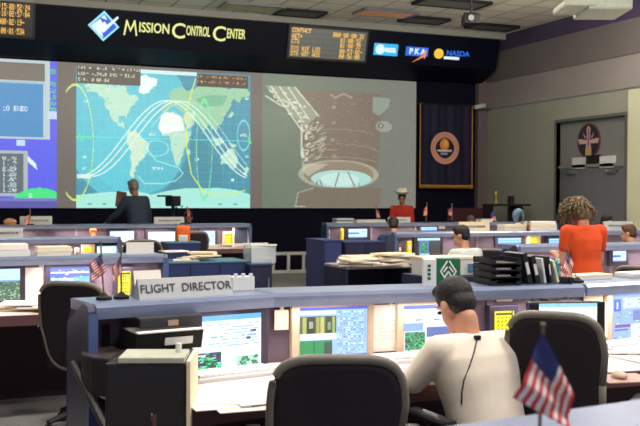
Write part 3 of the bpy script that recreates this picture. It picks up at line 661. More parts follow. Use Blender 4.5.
# ---- monitors and lit panels set in the fascias
def monitor(con, label, u0, u1, v0, v1, cv, bez='bezeld', bw=.03, name='monitor', tag_='monitor', m='dispb', lean=0.0, depth=.055):
    yl = -.15-depth; um = (u0+u1)/2
    a = con.hit(u0, (v0+v1)/2, yl); b = con.hit(u1, (v0+v1)/2, yl); zt = con.hit(um, v0, yl).z; zb = con.hit(um, v1, yl).z
    w, h = b.x-a.x, zt-zb
    t = thing(name, label, tag_, con.w(a.x, yl, zb), con.rz+lean)
    MB().b6(-bw, w+bw, .004, depth-.002, -min(bw, zb-DZ-.004), h+min(bw, LZ-.07-zt), bev=.006).build('casing', bez, t)
    cv.mesh('screen', w, h, m, t); return t, w, h
def ui(kind, nx=60, ny=50, seed=1):
    r = random.Random(seed); c = Canvas(100, 100, nx, ny, (206, 226, 252))
    if kind == 'nasa1':
        c.rect(0, 0, 100, 8, (90, 175, 235)).rect(0, 8, 100, 100, (222, 236, 255)).rect(2, 20, 16, 46, (60, 190, 225)).rect(6, 24, 10, 40, (235, 250, 255))
        for y in range(14, 50, 5):
            for k in range(7): 
                x = 22+r.random()*70; c.rect(x, y, x+3+r.random()*7, y+1.6, (130, 165, 225))
        c.rect(84, 26, 93, 29, (30, 40, 60)).rect(78, 38, 85, 41, (30, 60, 80)).rect(70, 48, 82, 50, (220, 120, 140))
        c.rect(2, 58, 43, 100, (30, 50, 60))
        for k in range(90):
            x = 2+r.random()*36; y = 58+r.random()*38; c.rect(x, y, x+2+r.random()*5, y+1+r.random()*4, r.choice([(40, 210, 120), (60, 230, 150), (30, 130, 90), (190, 220, 230), (60, 40, 130)]))
        c.rect(64, 68, 97, 99, (170, 215, 190))
        for k in range(70):
            x = 66+r.random()*26; y = 68+r.random()*28; c.rect(x, y, x+2+r.random()*4, y+2+r.random()*3, r.choice([(40, 130, 90), (60, 150, 110), (90, 190, 140), (30, 90, 80)]))
    if kind == 'nasa2':
        c.rect(0, 0, 100, 100, (150, 190, 245)).rect(0, 0, 100, 5, (70, 90, 215)).rect(0, 6, 52, 12, (225, 240, 255)).rect(0, 15, 53, 46, (70, 95, 60))
        for x, w_, k in ((3, 6, (170, 180, 90)), (10, 12, (25, 35, 30)), (24, 4, (160, 160, 80)), (30, 6, (190, 185, 100)), (38, 8, (25, 40, 35)), (48, 3, (150, 170, 90))): c.rect(x, 17, x+w_, 45, k)
        c.rect(13, 24, 19, 36, (150, 165, 150)).rect(40, 26, 45, 40, (120, 150, 120))
        c.rect(0, 46, 53, 56, (235, 245, 255)).rect(0, 57, 48, 84, (20, 140, 80)).rect(20, 57, 21, 84, (10, 60, 50)).rect(36, 60, 48, 84, (30, 80, 60)).rect(0, 84, 100, 87, (70, 110, 225))
        for y in range(8, 84, 4):
            for x in range(56, 98, 4): c.rect(x, y, x+2.2, y+2, r.choice([(225, 240, 255), (100, 135, 215), (80, 160, 200), (190, 215, 250)]))
        c.rect(0, 88, 100, 100, (60, 80, 130))
        for k in range(26): x = r.random()*96; c.rect(x, 88+r.random()*9, x+2, 99, r.choice([(60, 180, 190), (200, 225, 235), (40, 60, 110)]))
    if kind == 'nasa3':
        c.rect(0, 0, 100, 6, (110, 130, 235)).rect(0, 6, 100, 100, (226, 234, 255))
        for (x, y) in ((24, 26), (62, 26)): c.rect(x, y, x+12, y+3, (40, 60, 110))
        c.rect(0, 34, 40, 48, (140, 175, 235)).rect(2, 50, 44, 84, (60, 150, 100))
        for k in range(80): x = 2+r.random()*38; y = 50+r.random()*32; c.rect(x, y, x+4, y+3, r.choice([(25, 90, 60), (60, 200, 120), (20, 60, 50), (40, 130, 90)]))
        c.rect(46, 42, 96, 60, (90, 110, 175)).rect(0, 86, 100, 100, (90, 110, 200)).rect(12, 88, 22, 96, (235, 240, 255))
    if kind == 'blue':
        c.rect(0, 0, 100, 100, (140, 175, 245)).rect(0, 0, 100, 6, (110, 150, 235)).rect(2, 12, 16, 34, (50, 100, 215)).rect(7, 16, 10, 30, (230, 240, 255)).rect(20, 10, 96, 30, (190, 212, 250))
        c.rect(40, 34, 60, 55, (110, 130, 190)).rect(64, 36, 96, 58, (160, 190, 245)).rect(4, 60, 34, 66, (120, 70, 150)).rect(3, 68, 30, 72, (60, 90, 190)).rect(36, 60, 96, 96, (205, 222, 255))
        for k in range(40): x = r.random()*92; y = 8+r.random()*88; c.rect(x, y, x+2+r.random()*4, y+1.6, r.choice([(90, 120, 210), (235, 240, 255), (60, 80, 160)]))
    if kind == 'bluelist':
        c.rect(0, 0, 100, 100, (70, 110, 230)).rect(0, 0, 100, 7, (40, 60, 200)).rect(2, 26, 96, 38, (225, 240, 255)).rect(2, 62, 60, 100, (200, 230, 250)).rect(60, 56, 98, 100, (110, 190, 240))
        for k in range(34): x = r.random()*88; y = 8+r.random()*88; c.rect(x, y, x+6, y+3, r.choice([(235, 245, 255), (40, 70, 200)]))
    if kind == 'greenmap':
        c.rect(0, 0, 100, 38, (190, 225, 250)).rect(0, 38, 100, 100, (70, 110, 90)).rect(0, 34, 100, 40, (120, 160, 200))
        for k in range(150): x = r.random()*95; y = 40+r.random()*55; c.rect(x, y, x+5, y+4, r.choice([(30, 80, 60), (110, 150, 110), (150, 180, 150), (40, 60, 60)]))
    if kind == 'white':
        c.rect(0, 0, 100, 100, (225, 242, 255)).rect(0, 0, 100, 7, (150, 205, 235))
        for k in range(16): x = r.random()*80; y = 15+r.random()*75; c.rect(x, y, x+10, y+6, r.choice([(190, 225, 240), (200, 235, 215), (240, 250, 255)]))
    if kind == 'cyan':
        c.rect(0, 0, 100, 100, (196, 226, 250)).rect(0, 40, 60, 56, (70, 110, 220)).rect(0, 88, 100, 100, (60, 110, 170)).rect(70, 20, 95, 30, (120, 210, 230))
    if kind == 'dark':
        c.rect(0, 0, 100, 100, (26, 34, 48)).rect(0, 0, 100, 14, (170, 220, 245)).rect(8, 18, 50, 92, (50, 120, 190)).rect(14, 22, 44, 90, (30, 110, 90)).rect(10, 86, 52, 94, (160, 210, 250))
        for k in range(20): x = 15+r.random()*25; y = 22+r.random()*60; c.rect(x, y, x+5, y+5, (40, 170, 120))
    if kind == 'strip':
        c.rect(0, 0, 100, 100, (120, 190, 245)).rect(0, 10, 100, 24, (205, 235, 255)).rect(0, 56, 100, 66, (180, 215, 245)).rect(0, 76, 100, 100, (90, 140, 215))
    if kind == 'yellow':
        c.rect(0, 0, 100, 100, (232, 222, 20)).rect(8, 6, 92, 12, (60, 60, 10)).rect(88, 0, 94, 100, (90, 90, 20))
        for y in range(18, 96, 12):
            for x in (14, 34, 54, 72):
                c.rect(x+r.random()*4, y, x+9, y+4, (110, 105, 15)).rect(x, y+6, x+6, y+7.5, (150, 145, 20))
    return c.noise(3)
monitor(NA, 'large bright monitor with green blocks just left of the hanging badge tag', 190, 261, 315, 377, ui('nasa1', 84, 72, 3), 'bezeld', .045)
monitor(NB, 'monitor in a beige bezel with striped picture and green field in mid console', 300, 367, 307, 364, ui('nasa2', 84, 66, 4), 'bezel', .04)
monitor(NB, 'white screened monitor partly hidden by the head of the white shirted man', 404, 452, 305, 358, ui('nasa3', 60, 60, 5), 'bezel', .035)
monitor(NB, 'narrow yellow touch panel just right of the white shirted man', 494.5, 514, 311, 343, ui('yellow', 30, 48, 6), 'bezeld', .03, 'touch_panel', 'control panel')
t, w_, h_ = monitor(NC, 'blue screened monitor at the right edge of the photo', 613, 662, 292, 344, ui('blue', 70, 70, 7), 'bezel', .04)
monitor(BL, 'monitor with a green map picture at the left edge of the photo', -12, 20, 269, 301, ui('greenmap', 40, 40, 8), 'bezeld', .04)
monitor(BL, 'blue list monitor directly behind the nearest left chair back', 50, 90, 267, 284, ui('bluelist', 60, 30, 9), 'bezeld', .04)
monitor(BL, 'yellow touch panel behind the two small flags', 118, 131, 271, 297, ui('yellow', 20, 30, 10), 'bezeld', .03, 'touch_panel', 'control panel')
monitor(AL, 'yellow green small panel under the third row ledge beside white paper', 84, 93, 247, 252, ui('yellow', 16, 12, 11), 'bezel', .03, 'touch_panel', 'control panel')
monitor(AL, 'glowing panel standing for white paper under the right end of the third row left ledge', 97, 117, 246, 257, ui('white', 24, 16, 12), 'bezeld', .03)  # sheet of paper shown as a glowing panel, brightness put into its emission
monitor(CL, 'white blue monitor left of the small black office chair back', 110, 134, 231, 242, ui('white', 28, 18, 13), 'bezeld', .05)
monitor(CL, 'white monitor between the black office chair and the orange backpack', 148, 175, 231.5, 242, ui('white', 30, 18, 14), 'bezeld', .05)
monitor(CL, 'blue white monitor just right of the chair with the orange backpack', 202, 215, 231, 250, ui('cyan', 20, 28, 15), 'bezeld', .05)
monitor(CL, 'small yellow panel beside the leaning grey document holder', 225, 232.5, 234, 246, ui('yellow', 14, 20, 16), 'bezel', .04, 'touch_panel', 'control panel')
monitor(CR, 'light blue monitor left of the man in the navy shirt', 348.5, 367, 229, 238, ui('cyan', 24, 16, 17), 'black', .07)
monitor(CR, 'low blue lit screen strip below the two tiny flags', 421, 437, 227, 231, ui('strip', 20, 8, 18), 'bezeld', .04)
monitor(AR, 'dark monitor with a green window left of the man in grey', 417.5, 440, 238, 256, ui('dark', 36, 30, 19), 'black', .05)
monitor(AR, 'long light blue screen under the ledge with the paper stacks', 498, 521, 238, 244, ui('strip', 28, 10, 20), 'bezeld', .04)
monitor(AR, 'small yellow green panel under the ledge left of the woman in orange', 530, 538, 237, 243, ui('yellow', 16, 14, 21), 'bezel', .05, 'touch_panel', 'control panel')
monitor(AR, 'white blue screen half hidden behind the hair of the woman in orange', 549, 562, 238.5, 244, ui('strip', 20, 10, 22), 'bezeld', .04)
monitor(BR, 'small blue screen under the ledge at the right edge of the photo', 613, 626, 251, 262, ui('cyan', 20, 16, 23), 'bezeld', .04)
# free standing black monitor behind the right chair
mp = NC.w(-.12, -.42, DZ)
t = thing('desk_monitor', 'free standing black monitor with a white screen behind the nearest right chair', 'monitor', at_depth(566, 340, 4.62).xy.to_3d()+Vector((0, 0, DZ)), R(-14))
MB().b6(-.19, .19, -.02, .04, .04, .32, bev=.01).b6(-.14, .14, .03, .2, .06, .28, bev=.03).build('casing', 'black', t); ui('white', 30, 24, 30).mesh('screen', .29, .22, 'dispb', t, Matrix.Translation((-.145, -.023, .095)))
MB().box((0, .02, .008), (.2, .15, .016), bev=.005).cyl((0, .02, .01), (0, .02, .1), .025).build('stand', 'black', t)

# label strips over the near monitors, vertical slot panels
def strip(con, label, u, v, wpx, hpx, m, name='label_strip', cat='label', yl=-.152):
    p = con.hit(u, v, yl-.002); s = con.scale(u, yl); w, h = wpx/s, hpx/s
    return tag(MB().b6(-w/2, w/2, -.004, .0, -h/2, h/2).build(name, m, None, con.w(p.x, yl, p.z), con.rz), label, cat)
strip(NA, 'pale label strip above the large bright left monitor', 224, 306.3, 16, 2.2, 'papery')
strip(NB, 'dark label strip above the beige bezel monitor', 332, 299.3, 20, 1.8, 'ink')
strip(NB, 'pale label strip above the yellow touch panel', 504.5, 300.5, 18, 2.4, 'papery')
strip(NA, 'warm lit label strip inside the left end of the nearest console', 115, 315.5, 12, 3, emit('warm lit label', rgb(225, 170, 130), .8))
# kneeboards of desk equipment
def keyboard(con, label, u, yl, w=.42, m='plate'):
    p = con.hit(u, 360, yl); t = thing('keyboard', label, 'keyboard', con.w(p.x, yl, DZ), con.rz)
    MB().box((0, 0, .012), (w, .16, .024), rx=.06, bev=.005).build('case', m, t)
    k = MB()
    for i in range(12):
        for j in range(4): k.box((-w*.43+i*w*.078, -.052+j*.034, .027), (w*.062, .026, .012), rx=.06)
    k.build('keys', 'white', t); return t
keyboard(NA, 'pale keyboard on the desk below the large bright left monitor', 232, -.38)
keyboard(NB, 'pale keyboard on the desk below the beige bezel monitor', 352, -.36)
keyboard(NB, 'pale keyboard beside the left arm of the white shirted man', 404, -.30, .3)
keyboard(NC, 'keyboard below the blue screened monitor at the right edge', 628, -.32, .4)
# mouse pad with mouse on right desk
p = at_z(623, 379, DZ)
t = thing('mouse_pad', 'grey brown mouse pad on the bright right desk', 'mouse pad', (p.x, p.y, DZ), R(-10)); MB().box((0, 0, .003), (.24, .2, .006), bev=.002).build('pad', mat('taupe pad', rgb(170, 140, 130), .8), t)
t = thing('computer_mouse', 'beige computer mouse on the grey brown mouse pad', 'mouse', (p.x-.02, p.y, DZ+.007), R(-20)); MB().ell((0, 0, .012), (.032, .055, .02)).build('shell', 'bezel', t, smooth=True); MB().tube([(0, .05, .012), (.02, .12, .004), (.06, .2, .004)], .003).build('cord', 'bezel', t)

# tag and papers clipped to the fascia
def sheet_on(con, label, u0, u1, v0, v1, m, name='paper_sheet', cat='paper', yl=-.175, clip=True, lines=0):
    um = (u0+u1)/2; a = con.hit(u0, v1, yl); b = con.hit(u1, v1, yl); zt = con.hit(um, v0, yl).z
    w, h = b.x-a.x, zt-a.z
    t = thing(name, label, cat, con.w(a.x, yl, max(a.z, DZ+.002)), con.rz)
    g = MB(); g.b6(0, w, 0, .004, 0, h).build('sheet', m, t)
    if lines:
        g = MB()
        for k in range(lines): g.b6(w*.18, w*(.5+.3*random.random()), -.001, .0, h*(.88-.7*k/lines), h*(.88-.7*k/lines)+h*.012)
        g.build('print', mat('pale print', rgb(190, 190, 185), .8), t)
    if clip:
        g = MB(); g.box((w/2, .0, h+.012), (.018, .014, .03), bev=.003); g.tube([(w/2, 0, h+.02), (w/2+.012, -.004, h+.035), (w/2, -.006, h+.045)], .003); g.build('clip', 'papery', t)
    return t
sheet_on(NB, 'small tan badge tag clipped between the two left near monitors', 274.5, 288.5, 310, 330, 'papery', 'badge_tag', 'tag')
sheet_on(NB, 'large white paper hung on the console left of the white shirted man', 372.5, 408.5, 304.5, 352, 'paper', lines=9)
a = strip(NB, 'short white clip bar above the small tan badge tag', 286, 304, 10, 2.5, 'white', 'clip_bar', 'clip', -.17)
sheet_on(BL, 'white paper panel beside the green map monitor', 21, 49, 271, 306, 'paper', clip=False)
sheet_on(BL, 'small white note standing at the left of the blue list monitor', 39, 49, 262, 269, 'paper', yl=-.18, clip=False)
sheet_on(NC, 'cream note taped left of the blue screened monitor', 584, 603, 289, 303, 'papery', clip=False)
sheet_on(NC, 'pale paper hanging beside the blue monitor bezel', 602, 611, 303, 338, 'papery', yl=-.2, clip=False)
sheet_on(CR, 'white sheet in place of a light left of the cowboy hat person in the far row', 438.5, 445, 224.5, 229, 'paper', clip=False)  # plain paper put in for a small white light under the ledge

# ---- things standing on the ledges
def plate_on(con, label, u0, u1, hpx, yl=-.15, m='plate', body=None, tsize=.05, m_txt='ink', th=.03, marks=False):
    a = con.hit(u0, 250, yl); b = con.hit(u1, 250, yl); w = b.x-a.x; h = hpx/con.scale((u0+u1)/2, yl)
    t = thing('name_plate', label, 'name plate', con.w((a.x+b.x)/2, yl, LZ), con.rz)
    hh = h
    MB().prism([(-th/2-.0, 0), (.0-.006, hh), (.006, hh), (th/2+.02, 0)], -w/2, w/2, 'X').build('plate', m, t)
    ang = math.atan2(th/2-.006, hh)
    if body: text('lettering', body, tsize, m_txt, t, Matrix.Translation((0, -th/4-.007, hh*.5)) @ Matrix.Rotation(-ang, 4, 'X') @ UPR, .001, 0)
    if marks:      # lettering too small to read in the photo: short dark dashes
        g = MB(); r_ = random.Random(int(u0)+50); x_ = -w*.36
        while x_ < w*.34:
            l_ = w*r_.uniform(.03, .07); g.b6(x_, min(x_+l_, w*.38), -th*.45-.004, -th*.25, hh*.38, hh*.60); x_ += l_+w*r_.uniform(.012, .03)
        g.build('print', mat('faded grey print', rgb(128, 126, 126), .7), t)
    return t
t = plate_on(NA, 'tent shaped FLIGHT DIRECTOR name plate on the nearest left ledge', 137, 230, 19.5, -.2, 'plate', 'FLIGHT  DIRECTOR', .053, 'ink', .06)
plate_on(CL, 'grey name plate on the far ledge left of the small pink flag', 20, 52, 8.5, -.2, body=None, marks=True)
plate_on(AL, 'pale name plate on the third row ledge at the left edge', -6, 23, 10, -.2, body=None, marks=True)
plate_on(CL, 'grey name plate on the far ledge below the black camera stand', 154, 184, 7, -.2, body=None, marks=True)
plate_on(CR, 'pale name plate in front of the person with the cowboy hat', 388, 410, 5.5, -.2, body=None, marks=True)
plate_on(AR, 'cream name plate behind the head of the man in grey', 459, 489, 9.5, -.12, m='papery', body=None, marks=True)
plate_on(AR, 'pale name plate right of the woman in orange', 604, 632, 8.5, -.12, body=None, marks=True)
def stack_on(con, label, u0, u1, hpx, yl=-.14, n=4, m=('paper', 'papery'), name='paper_stack', cat='papers', dep=.2, z=None):
    a = con.hit(u0, 250, yl); b = con.hit(u1, 250, yl); w = b.x-a.x; h = hpx/con.scale((u0+u1)/2, yl)
    t = thing(name, label, cat, con.w((a.x+b.x)/2, yl, LZ if z is None else z), con.rz)
    for k in range(n):
        MB().box((random.uniform(-.02, .02)*w, 0, h*(k+.5)/n), (w*random.uniform(.9, 1), min(dep, .28), h/n*.96), rz=random.uniform(-.04, .04), bev=.002).build('sheets', m[k % len(m)], t)
    return t
stack_on(BL, 'white binders lying on the second row ledge at the left edge', -6, 28, 12.5, n=2, m=('white', 'paper'), name='binder_stack', cat='binders')
stack_on(BL, 'wide cream and white paper stack on the second row ledge', 34.5, 71, 9, n=4)
stack_on(AR, 'tall pile of white papers on the ledge left of the woman in orange', 526, 553, 9.5, n=3)
stack_on(AR, 'lower papers pile just under the blue white ornament', 500, 524, 6.5, n=3, m=('papery', 'plate'))
stack_on(CR, 'flat grey books on the far ledge above the light blue monitor', 334, 352, 4.5, n=3, m=('plate', 'teal'), name='book_stack', cat='books')
stack_on(CR, 'long low papers on the far ledge right of the grey books', 354, 384, 3, n=3, m=('plate', 'papery'))
stack_on(CR, 'short papers on the far ledge beside the smaller blue and pink flag', 478, 490, 3, n=2)
stack_on(NC, 'cream booklet lying on the right ledge under the woman in orange', 573, 606, 5, yl=-.05, n=2, m=('white', 'papery'), dep=.12)
stack_on(NC, 'grey white papers on the right ledge at the right edge of the photo', 622, 652, 5, yl=-.08, n=2, m=('plate', 'paper'), dep=.14)
strip(NA, 'black upright slot in the left end of the nearest console fascia', 106, 335, 8, 22, 'blackm', 'slot_panel', 'panel')

# ---------------------------------------------------------------- office chairs
def make_chair(label, loc, rz, zt=1.0, w=.47, arms=True, scale=1.0):
    t = thing('office_chair', label, 'chair', (*loc, 0), rz)
    n = 18; H = .56; zb = zt-H
    def outline(e, k0=0): 
        pts = []
        for k in range(40):
            a = 2*math.pi*k/40; ca, sa = math.cos(a), math.sin(a)
            p = 4.5 if sa > 0 else 3.2
            x = (w/2+e)*math.copysign(abs(ca)**(2/p), ca)*(1.0 if sa > 0 else .93); z = (H/2+e)*math.copysign(abs(sa)**(2/p), sa)
            pts.append((x, z))
        return pts
    def curve(x, z): return -.03-.10*((z)/H)+.28*(x*x)      # lean back at the top, wrap at the sides (operator faces +y)
    def shell(e0, e1, y0, y1, name, m):
        b = MB(); A = outline(e0); Bq = outline(e1); rows = []
        for (pts, yy, sc) in ((A, y0, .0), (A, y0, .55), (A, y0, .88), (A, y0, 1.0), (Bq, y1, 1.0), (Bq, y1, .88), (Bq, y1, .55), (Bq, y1, .0)):
            dd = 0
            rows.append([b.bm.verts.new((x*sc, yy+curve(x*sc, z*sc)+(.012*(1-sc) if yy == y0 else -.012*(1-sc)), z*sc+zb+H/2)) for x, z in pts])
        for i in range(len(rows)-1):
            for k in range(40): b.bm.faces.new((rows[i][k], rows[i][(k+1) % 40], rows[i+1][(k+1) % 40], rows[i+1][k]))
        bmesh.ops.remove_doubles(b.bm, verts=b.bm.verts[:], dist=1e-4); return b.build(name, m, t, smooth=True)
    shell(0, 0, -.035, .035, 'backrest', 'chair')
    b = MB(); b.tube([(x, curve(x, z)-.02, z+zb+H/2) for x, z in (outline(.004)+outline(.004)[:1])], .019, 8); b.build('backrest_edge', 'piping', t, smooth=True)
    b = MB(); b.box((0, .22, .46), (w*.98, .46, .09), bev=.035, seg=3); b.build('seat', 'chair', t, smooth=True)
    b = MB(); b.tube([(0, .1, .40), (0, -.06, .42), (0, -.10, .52), (0, -.06, .7)], .03, 8); b.build('back_bracket', 'blackm', t)
    b = MB(); b.cyl((0, .2, .12), (0, .2, .42), .028); b.cyl((0, .2, .12), (0, .2, .26), .04); b.build('gas_column', 'black', t)
    for k in range(5):
        a = 2*math.pi*k/5+.3; e = (.31*math.cos(a), .2+.31*math.sin(a), .075)
        b = MB(); b.tube([(0, .2, .14), (.16*math.cos(a), .2+.16*math.sin(a), .12), e], [.03, .024, .018], 8); lg = b.build('leg', 'black', t)
        b = MB(); b.cyl((e[0]-.022, e[1], .03), (e[0]-.006, e[1], .03), .03); b.cyl((e[0]+.006, e[1], .03), (e[0]+.022, e[1], .03), .03); b.cyl((e[0], e[1], .03), (e[0], e[1], .08), .012); b.build('caster', 'black', lg)
    if arms:
        for s in (-1, 1):
            b = MB(); b.tube([(s*.2, .2, .43), (s*.3, .2, .44), (s*.305, .17, .6), (s*.30, .12, .66)], .016, 8); b.build('arm_bracket', 'blackm', t)
            b = MB(); b.box((s*.30, .17, .675), (.06, .26, .035), bev=.014); b.build('armrest', 'black' , t, smooth=True)
    if scale != 1: t.scale = (scale,)*3
    return t
def place(u, depth): p = at_depth(u, horizon(u), depth); return p.x, p.y
make_chair('large black office chair with grey edge at bottom centre', place(338, 3.35), R(-20), .998, .45)
make_chair('black office chair with grey edge right of the man, behind the desk flag', place(560, 4.12), R(-50), 1.055, .40)
make_chair('black office chair at the left between two console rows', place(78, 6.25), R(-38), .985, .47)
make_chair('small black office chair beyond the nearest flags, behind white cards', place(142, 12.1), R(-10), .99, .48)
make_chair('black office chair back just left of the man in grey in the third row', place(413, 15.6), R(-20), 1.0, .5)
make_chair('black rounded chair back with white paper beside the man in grey', place(488, 11.5), R(-25), .93, .46)
make_chair('black office chair carrying the orange backpack', place(192, 13.1), R(15), 1.06, .42)
make_chair('grey edged chair back at the right edge behind white papers', place(641, 8.4), R(-60), .95, .42)

# ---------------------------------------------------------------- people
def bake(b, name, m, parent, vox, smooth=4):
    me = D.meshes.new('tmp'); b.bm.to_mesh(me); b.bm.free(); o = D.objects.new('tmp', me); COL.objects.link(o)
    r = o.modifiers.new('r', 'REMESH'); r.mode = 'VOXEL'; r.voxel_size = vox
    sm = o.modifiers.new('s', 'SMOOTH'); sm.iterations = smooth*3; sm.factor = .5
    dg = bpy.context.evaluated_depsgraph_get(); me2 = D.meshes.new_from_object(o.evaluated_get(dg)); D.objects.remove(o); D.meshes.remove(me)
    me2.name = name; me2.materials.clear(); me2.materials.append(M[m] if isinstance(m, str) else m)
    for p in me2.polygons: p.use_smooth = True
    n = D.objects.new(name, me2); COL.objects.link(n); n.parent = parent; return n
def V3(*a): return Vector(a)
def joints(seated=True, lean=0.0, twist=0.0, bow=0.0, turn=0.0, arms='desk', k=1.0):
    """figure faces +y; returns named joints. lean = trunk forward, bow = head down, turn = head to its left"""
    J = {}
    hz = .52 if seated else .92
    J['pelvis'] = V3(0, 0, hz)
    T = Matrix.Rotation(twist, 3, 'Z') @ Matrix.Rotation(-lean, 3, 'X')
    def up(x, y, z): return J['pelvis']+T @ V3(x, y, z)
    J['T'] = up; J['waist'] = up(0, 0, .16); J['chest'] = up(0, .01, .34); J['neck'] = up(0, .0, .485); J['headb'] = up(0, .01, .53)
    for s, n in ((-1, 'L'), (1, 'R')):
        J['sh'+n] = up(s*.175, 0, .435); J['hip'+n] = J['pelvis']+V3(s*.09, 0, -.02)
        if seated: J['kn'+n] = V3(s*.13, .42, .50); J['an'+n] = V3(s*.13, .40, .09)
        else: J['kn'+n] = V3(s*.10, .02, .48); J['an'+n] = V3(s*.10, -.02, .08)
        J['to'+n] = J['an'+n]+V3(0, .16, -.05)
        if arms == 'desk': J['el'+n] = J['sh'+n]+V3(s*.07, .10, -.27); J['wr'+n] = J['el'+n]+V3(-s*.10, .23, .03)
        elif arms == 'down': J['el'+n] = J['sh'+n]+V3(s*.05, -.03, -.28); J['wr'+n] = J['el'+n]+V3(0, .06, -.25)
        else: J['el'+n] = J['sh'+n]+V3(s*.03, .04, -.28); J['wr'+n] = J['el'+n]+V3(-s*.07, .22, .06)
        J['ha'+n] = J['wr'+n]+(J['wr'+n]-J['el'+n]).normalized()*.075
    J['H'] = T.to_4x4() @ Matrix.Rotation(turn, 4, 'Z') @ Matrix.Rotation(-bow, 4, 'X')
    return J
def person(label, loc, rz, J, skin, hair, shirt, pants, sleeves='long', hairst='short', vox=.011, scale=1.0, shirt_name='shirt', fem=False, hat=None, female_waist=1.0):
    t = thing('person', label, 'person', (*loc, 0), rz)
    Hm = J['H']; hc = J['headb']+(Hm.to_3x3() @ V3(0, .015, .12))
    def h(x, y, z): return hc+Hm.to_3x3() @ V3(x, y, z)
    b = MB()
    # trunk, pelvis, limbs: continuous tapered skin
    e = (Hm.to_euler())
    def trunk(mb, secs, g):
        rings = []
        for z_, rx_, ry_ in secs:
            rings.append([mb.bm.verts.new(J['T'](math.copysign(abs(math.cos(a_))**.8, math.cos(a_))*(rx_+g), math.copysign(abs(math.sin(a_))**.85, math.sin(a_))*(ry_+g), z_)) for a_ in [2*math.pi*k/28 for k in range(28)]])
        for i in range(len(rings)-1):
            for k in range(28): mb.bm.faces.new((rings[i][k], rings[i][(k+1) % 28], rings[i+1][(k+1) % 28], rings[i+1][k]))
        mb.bm.faces.new(rings[0][::-1]); mb.bm.faces.new(rings[-1])
    if fem: secs = [(-.10, .15, .11), (0, .155, .115), (.10, .135, .105), (.17, .122, .095), (.27, .138, .105), (.36, .155, .10), (.42, .145, .08), (.47, .08, .06)]
    else: secs = [(-.10, .15, .11), (0, .155, .115), (.12, .150, .115), (.20, .155, .115), (.30, .175, .12), (.38, .182, .11), (.44, .155, .085), (.48, .08, .06)]
    trunk(b, secs, -.014); b.capsule(J['shL'], J['shR'], .045, .045)
    b.capsule(J['neck']-V3(0, 0, .05), J['headb']+V3(0, 0, .04), .056, .052)
    for n in 'LR':
        b.capsule(J['sh'+n], J['el'+n], .052, .040); b.capsule(J['el'+n], J['wr'+n], .040, .027)
        b.capsule(J['hip'+n], J['kn'+n], .088, .055); b.capsule(J['kn'+n], J['an'+n], .054, .038); b.capsule(J['an'+n]-V3(0, .03, .03), J['to'+n], .035, .028)
        # hand: palm, four curled fingers, thumb
        d = (J['wr'+n]-J['el'+n]).normalized(); sgn_ = -1 if n == 'L' else 1
        side = d.cross(V3(0, 0, 1)).normalized(); dn = side.cross(d).normalized()
        pc_ = J['wr'+n]+d*.05
        b.capsule(J['wr'+n], pc_+d*.02+side*.015, .024, .022); b.capsule(J['wr'+n], pc_+d*.02-side*.015, .024, .022)
        for q, L_ in enumerate((.030, .036, .034, .026)):
            r0 = J['wr'+n]+d*.085+side*((q-1.5)*.019*sgn_); r1 = r0+d*L_-V3(0, 0, .008); r2 = r1+d*L_*.6-V3(0, 0, .018)
            b.capsule(J['wr'+n]+d*.06+side*((q-1.5)*.015*sgn_), r0, .010, .0095); b.capsule(r0, r1, .0095, .0088); b.capsule(r1, r2, .0088, .008)
        th0 = J['wr'+n]+d*.03-side*(.026*sgn_); th1 = th0+d*.035-side*(.022*sgn_); th2 = th1+d*.028-side*(.004*sgn_)
        b.capsule(th0, th1, .013, .011); b.capsule(th1, th2, .011, .009)
    # head
    b.ell(h(0, -.01, .03), (.074, .092, .088), e); b.ell(h(0, .028, -.035), (.056, .062, .075), e)
    b.ell(h(0, .098, -.02), (.012, .016, .022), e); b.ell(h(0, .083, -.055), (.026, .014, .012), e); b.ell(h(0, .075, -.088), (.024, .02, .018), e)
    b.ell(h(0, .082, .03), (.05, .012, .012), e)
    for s in (-1, 1): b.ell(h(s*.078, -.008, -.012), (.010, .020, .032), e)
    body = bake(b, 'body', skin, t, vox, 3)
    b = MB()
    for s in (-1, 1): b.ell(h(s*.03, .083, .006), (.013, .010, .008), e, 10)
    b.build('eyes', 'blackm', t)
    # hair
    b = MB()
    if hairst == 'short':
        b.ell(h(0, -.018, .045), (.084, .098, .088), e); b.ell(h(0, -.05, -.01), (.072, .06, .065), e); b.ell(h(0, .045, .095), (.06, .045, .035), e)
        bake(b, 'hair', hair, t, vox, 2)
    elif hairst == 'bald':
        b.ell(h(0, -.055, -.005), (.076, .045, .05), e); bake(b, 'hair', hair, t, vox, 2)
    elif hairst == 'bob':
        rr = random.Random(4)
        b.ell(h(0, -.03, .04), (.098, .108, .095), e); b.ell(h(0, -.06, -.05), (.095, .075, .085), e)
        base = bake(b, 'hair', hair, t, .012, 1)
        for q in range(620):
            g = MB() if q == 0 else g
            a = rr.uniform(0, 2*math.pi); el_ = rr.uniform(-.6, 1.3)
            if math.sin(a) > .75 and el_ < .5: continue
            d0 = V3(math.cos(a)*math.cos(el_), math.sin(a)*math.cos(el_), math.sin(el_))
            p0 = h(*(V3(d0.x*.09, d0.y*.10-.02, d0.z*.09+.03)))
            out = (p0-hc).normalized(); dr = V3(rr.uniform(-.6, .6), rr.uniform(-.6, .6), -1)
            L_ = rr.uniform(.085, .15); pts = [p0]
            for w_ in range(1, 6):
                f_ = w_/5; pts.append(p0+out*(.042+.034*rr.random())*math.sin(f_*2.4)+dr*L_*f_*.75+V3(rr.uniform(-1, 1), rr.uniform(-1, 1), 0)*.008)
            g.tube(pts, [.005, .006, .006, .005, .004, .002], 5)
        g.build('hair_strands', hair, t, smooth=True)
    # shirt
    b = MB(); q = .022 if scale == .97 else .016
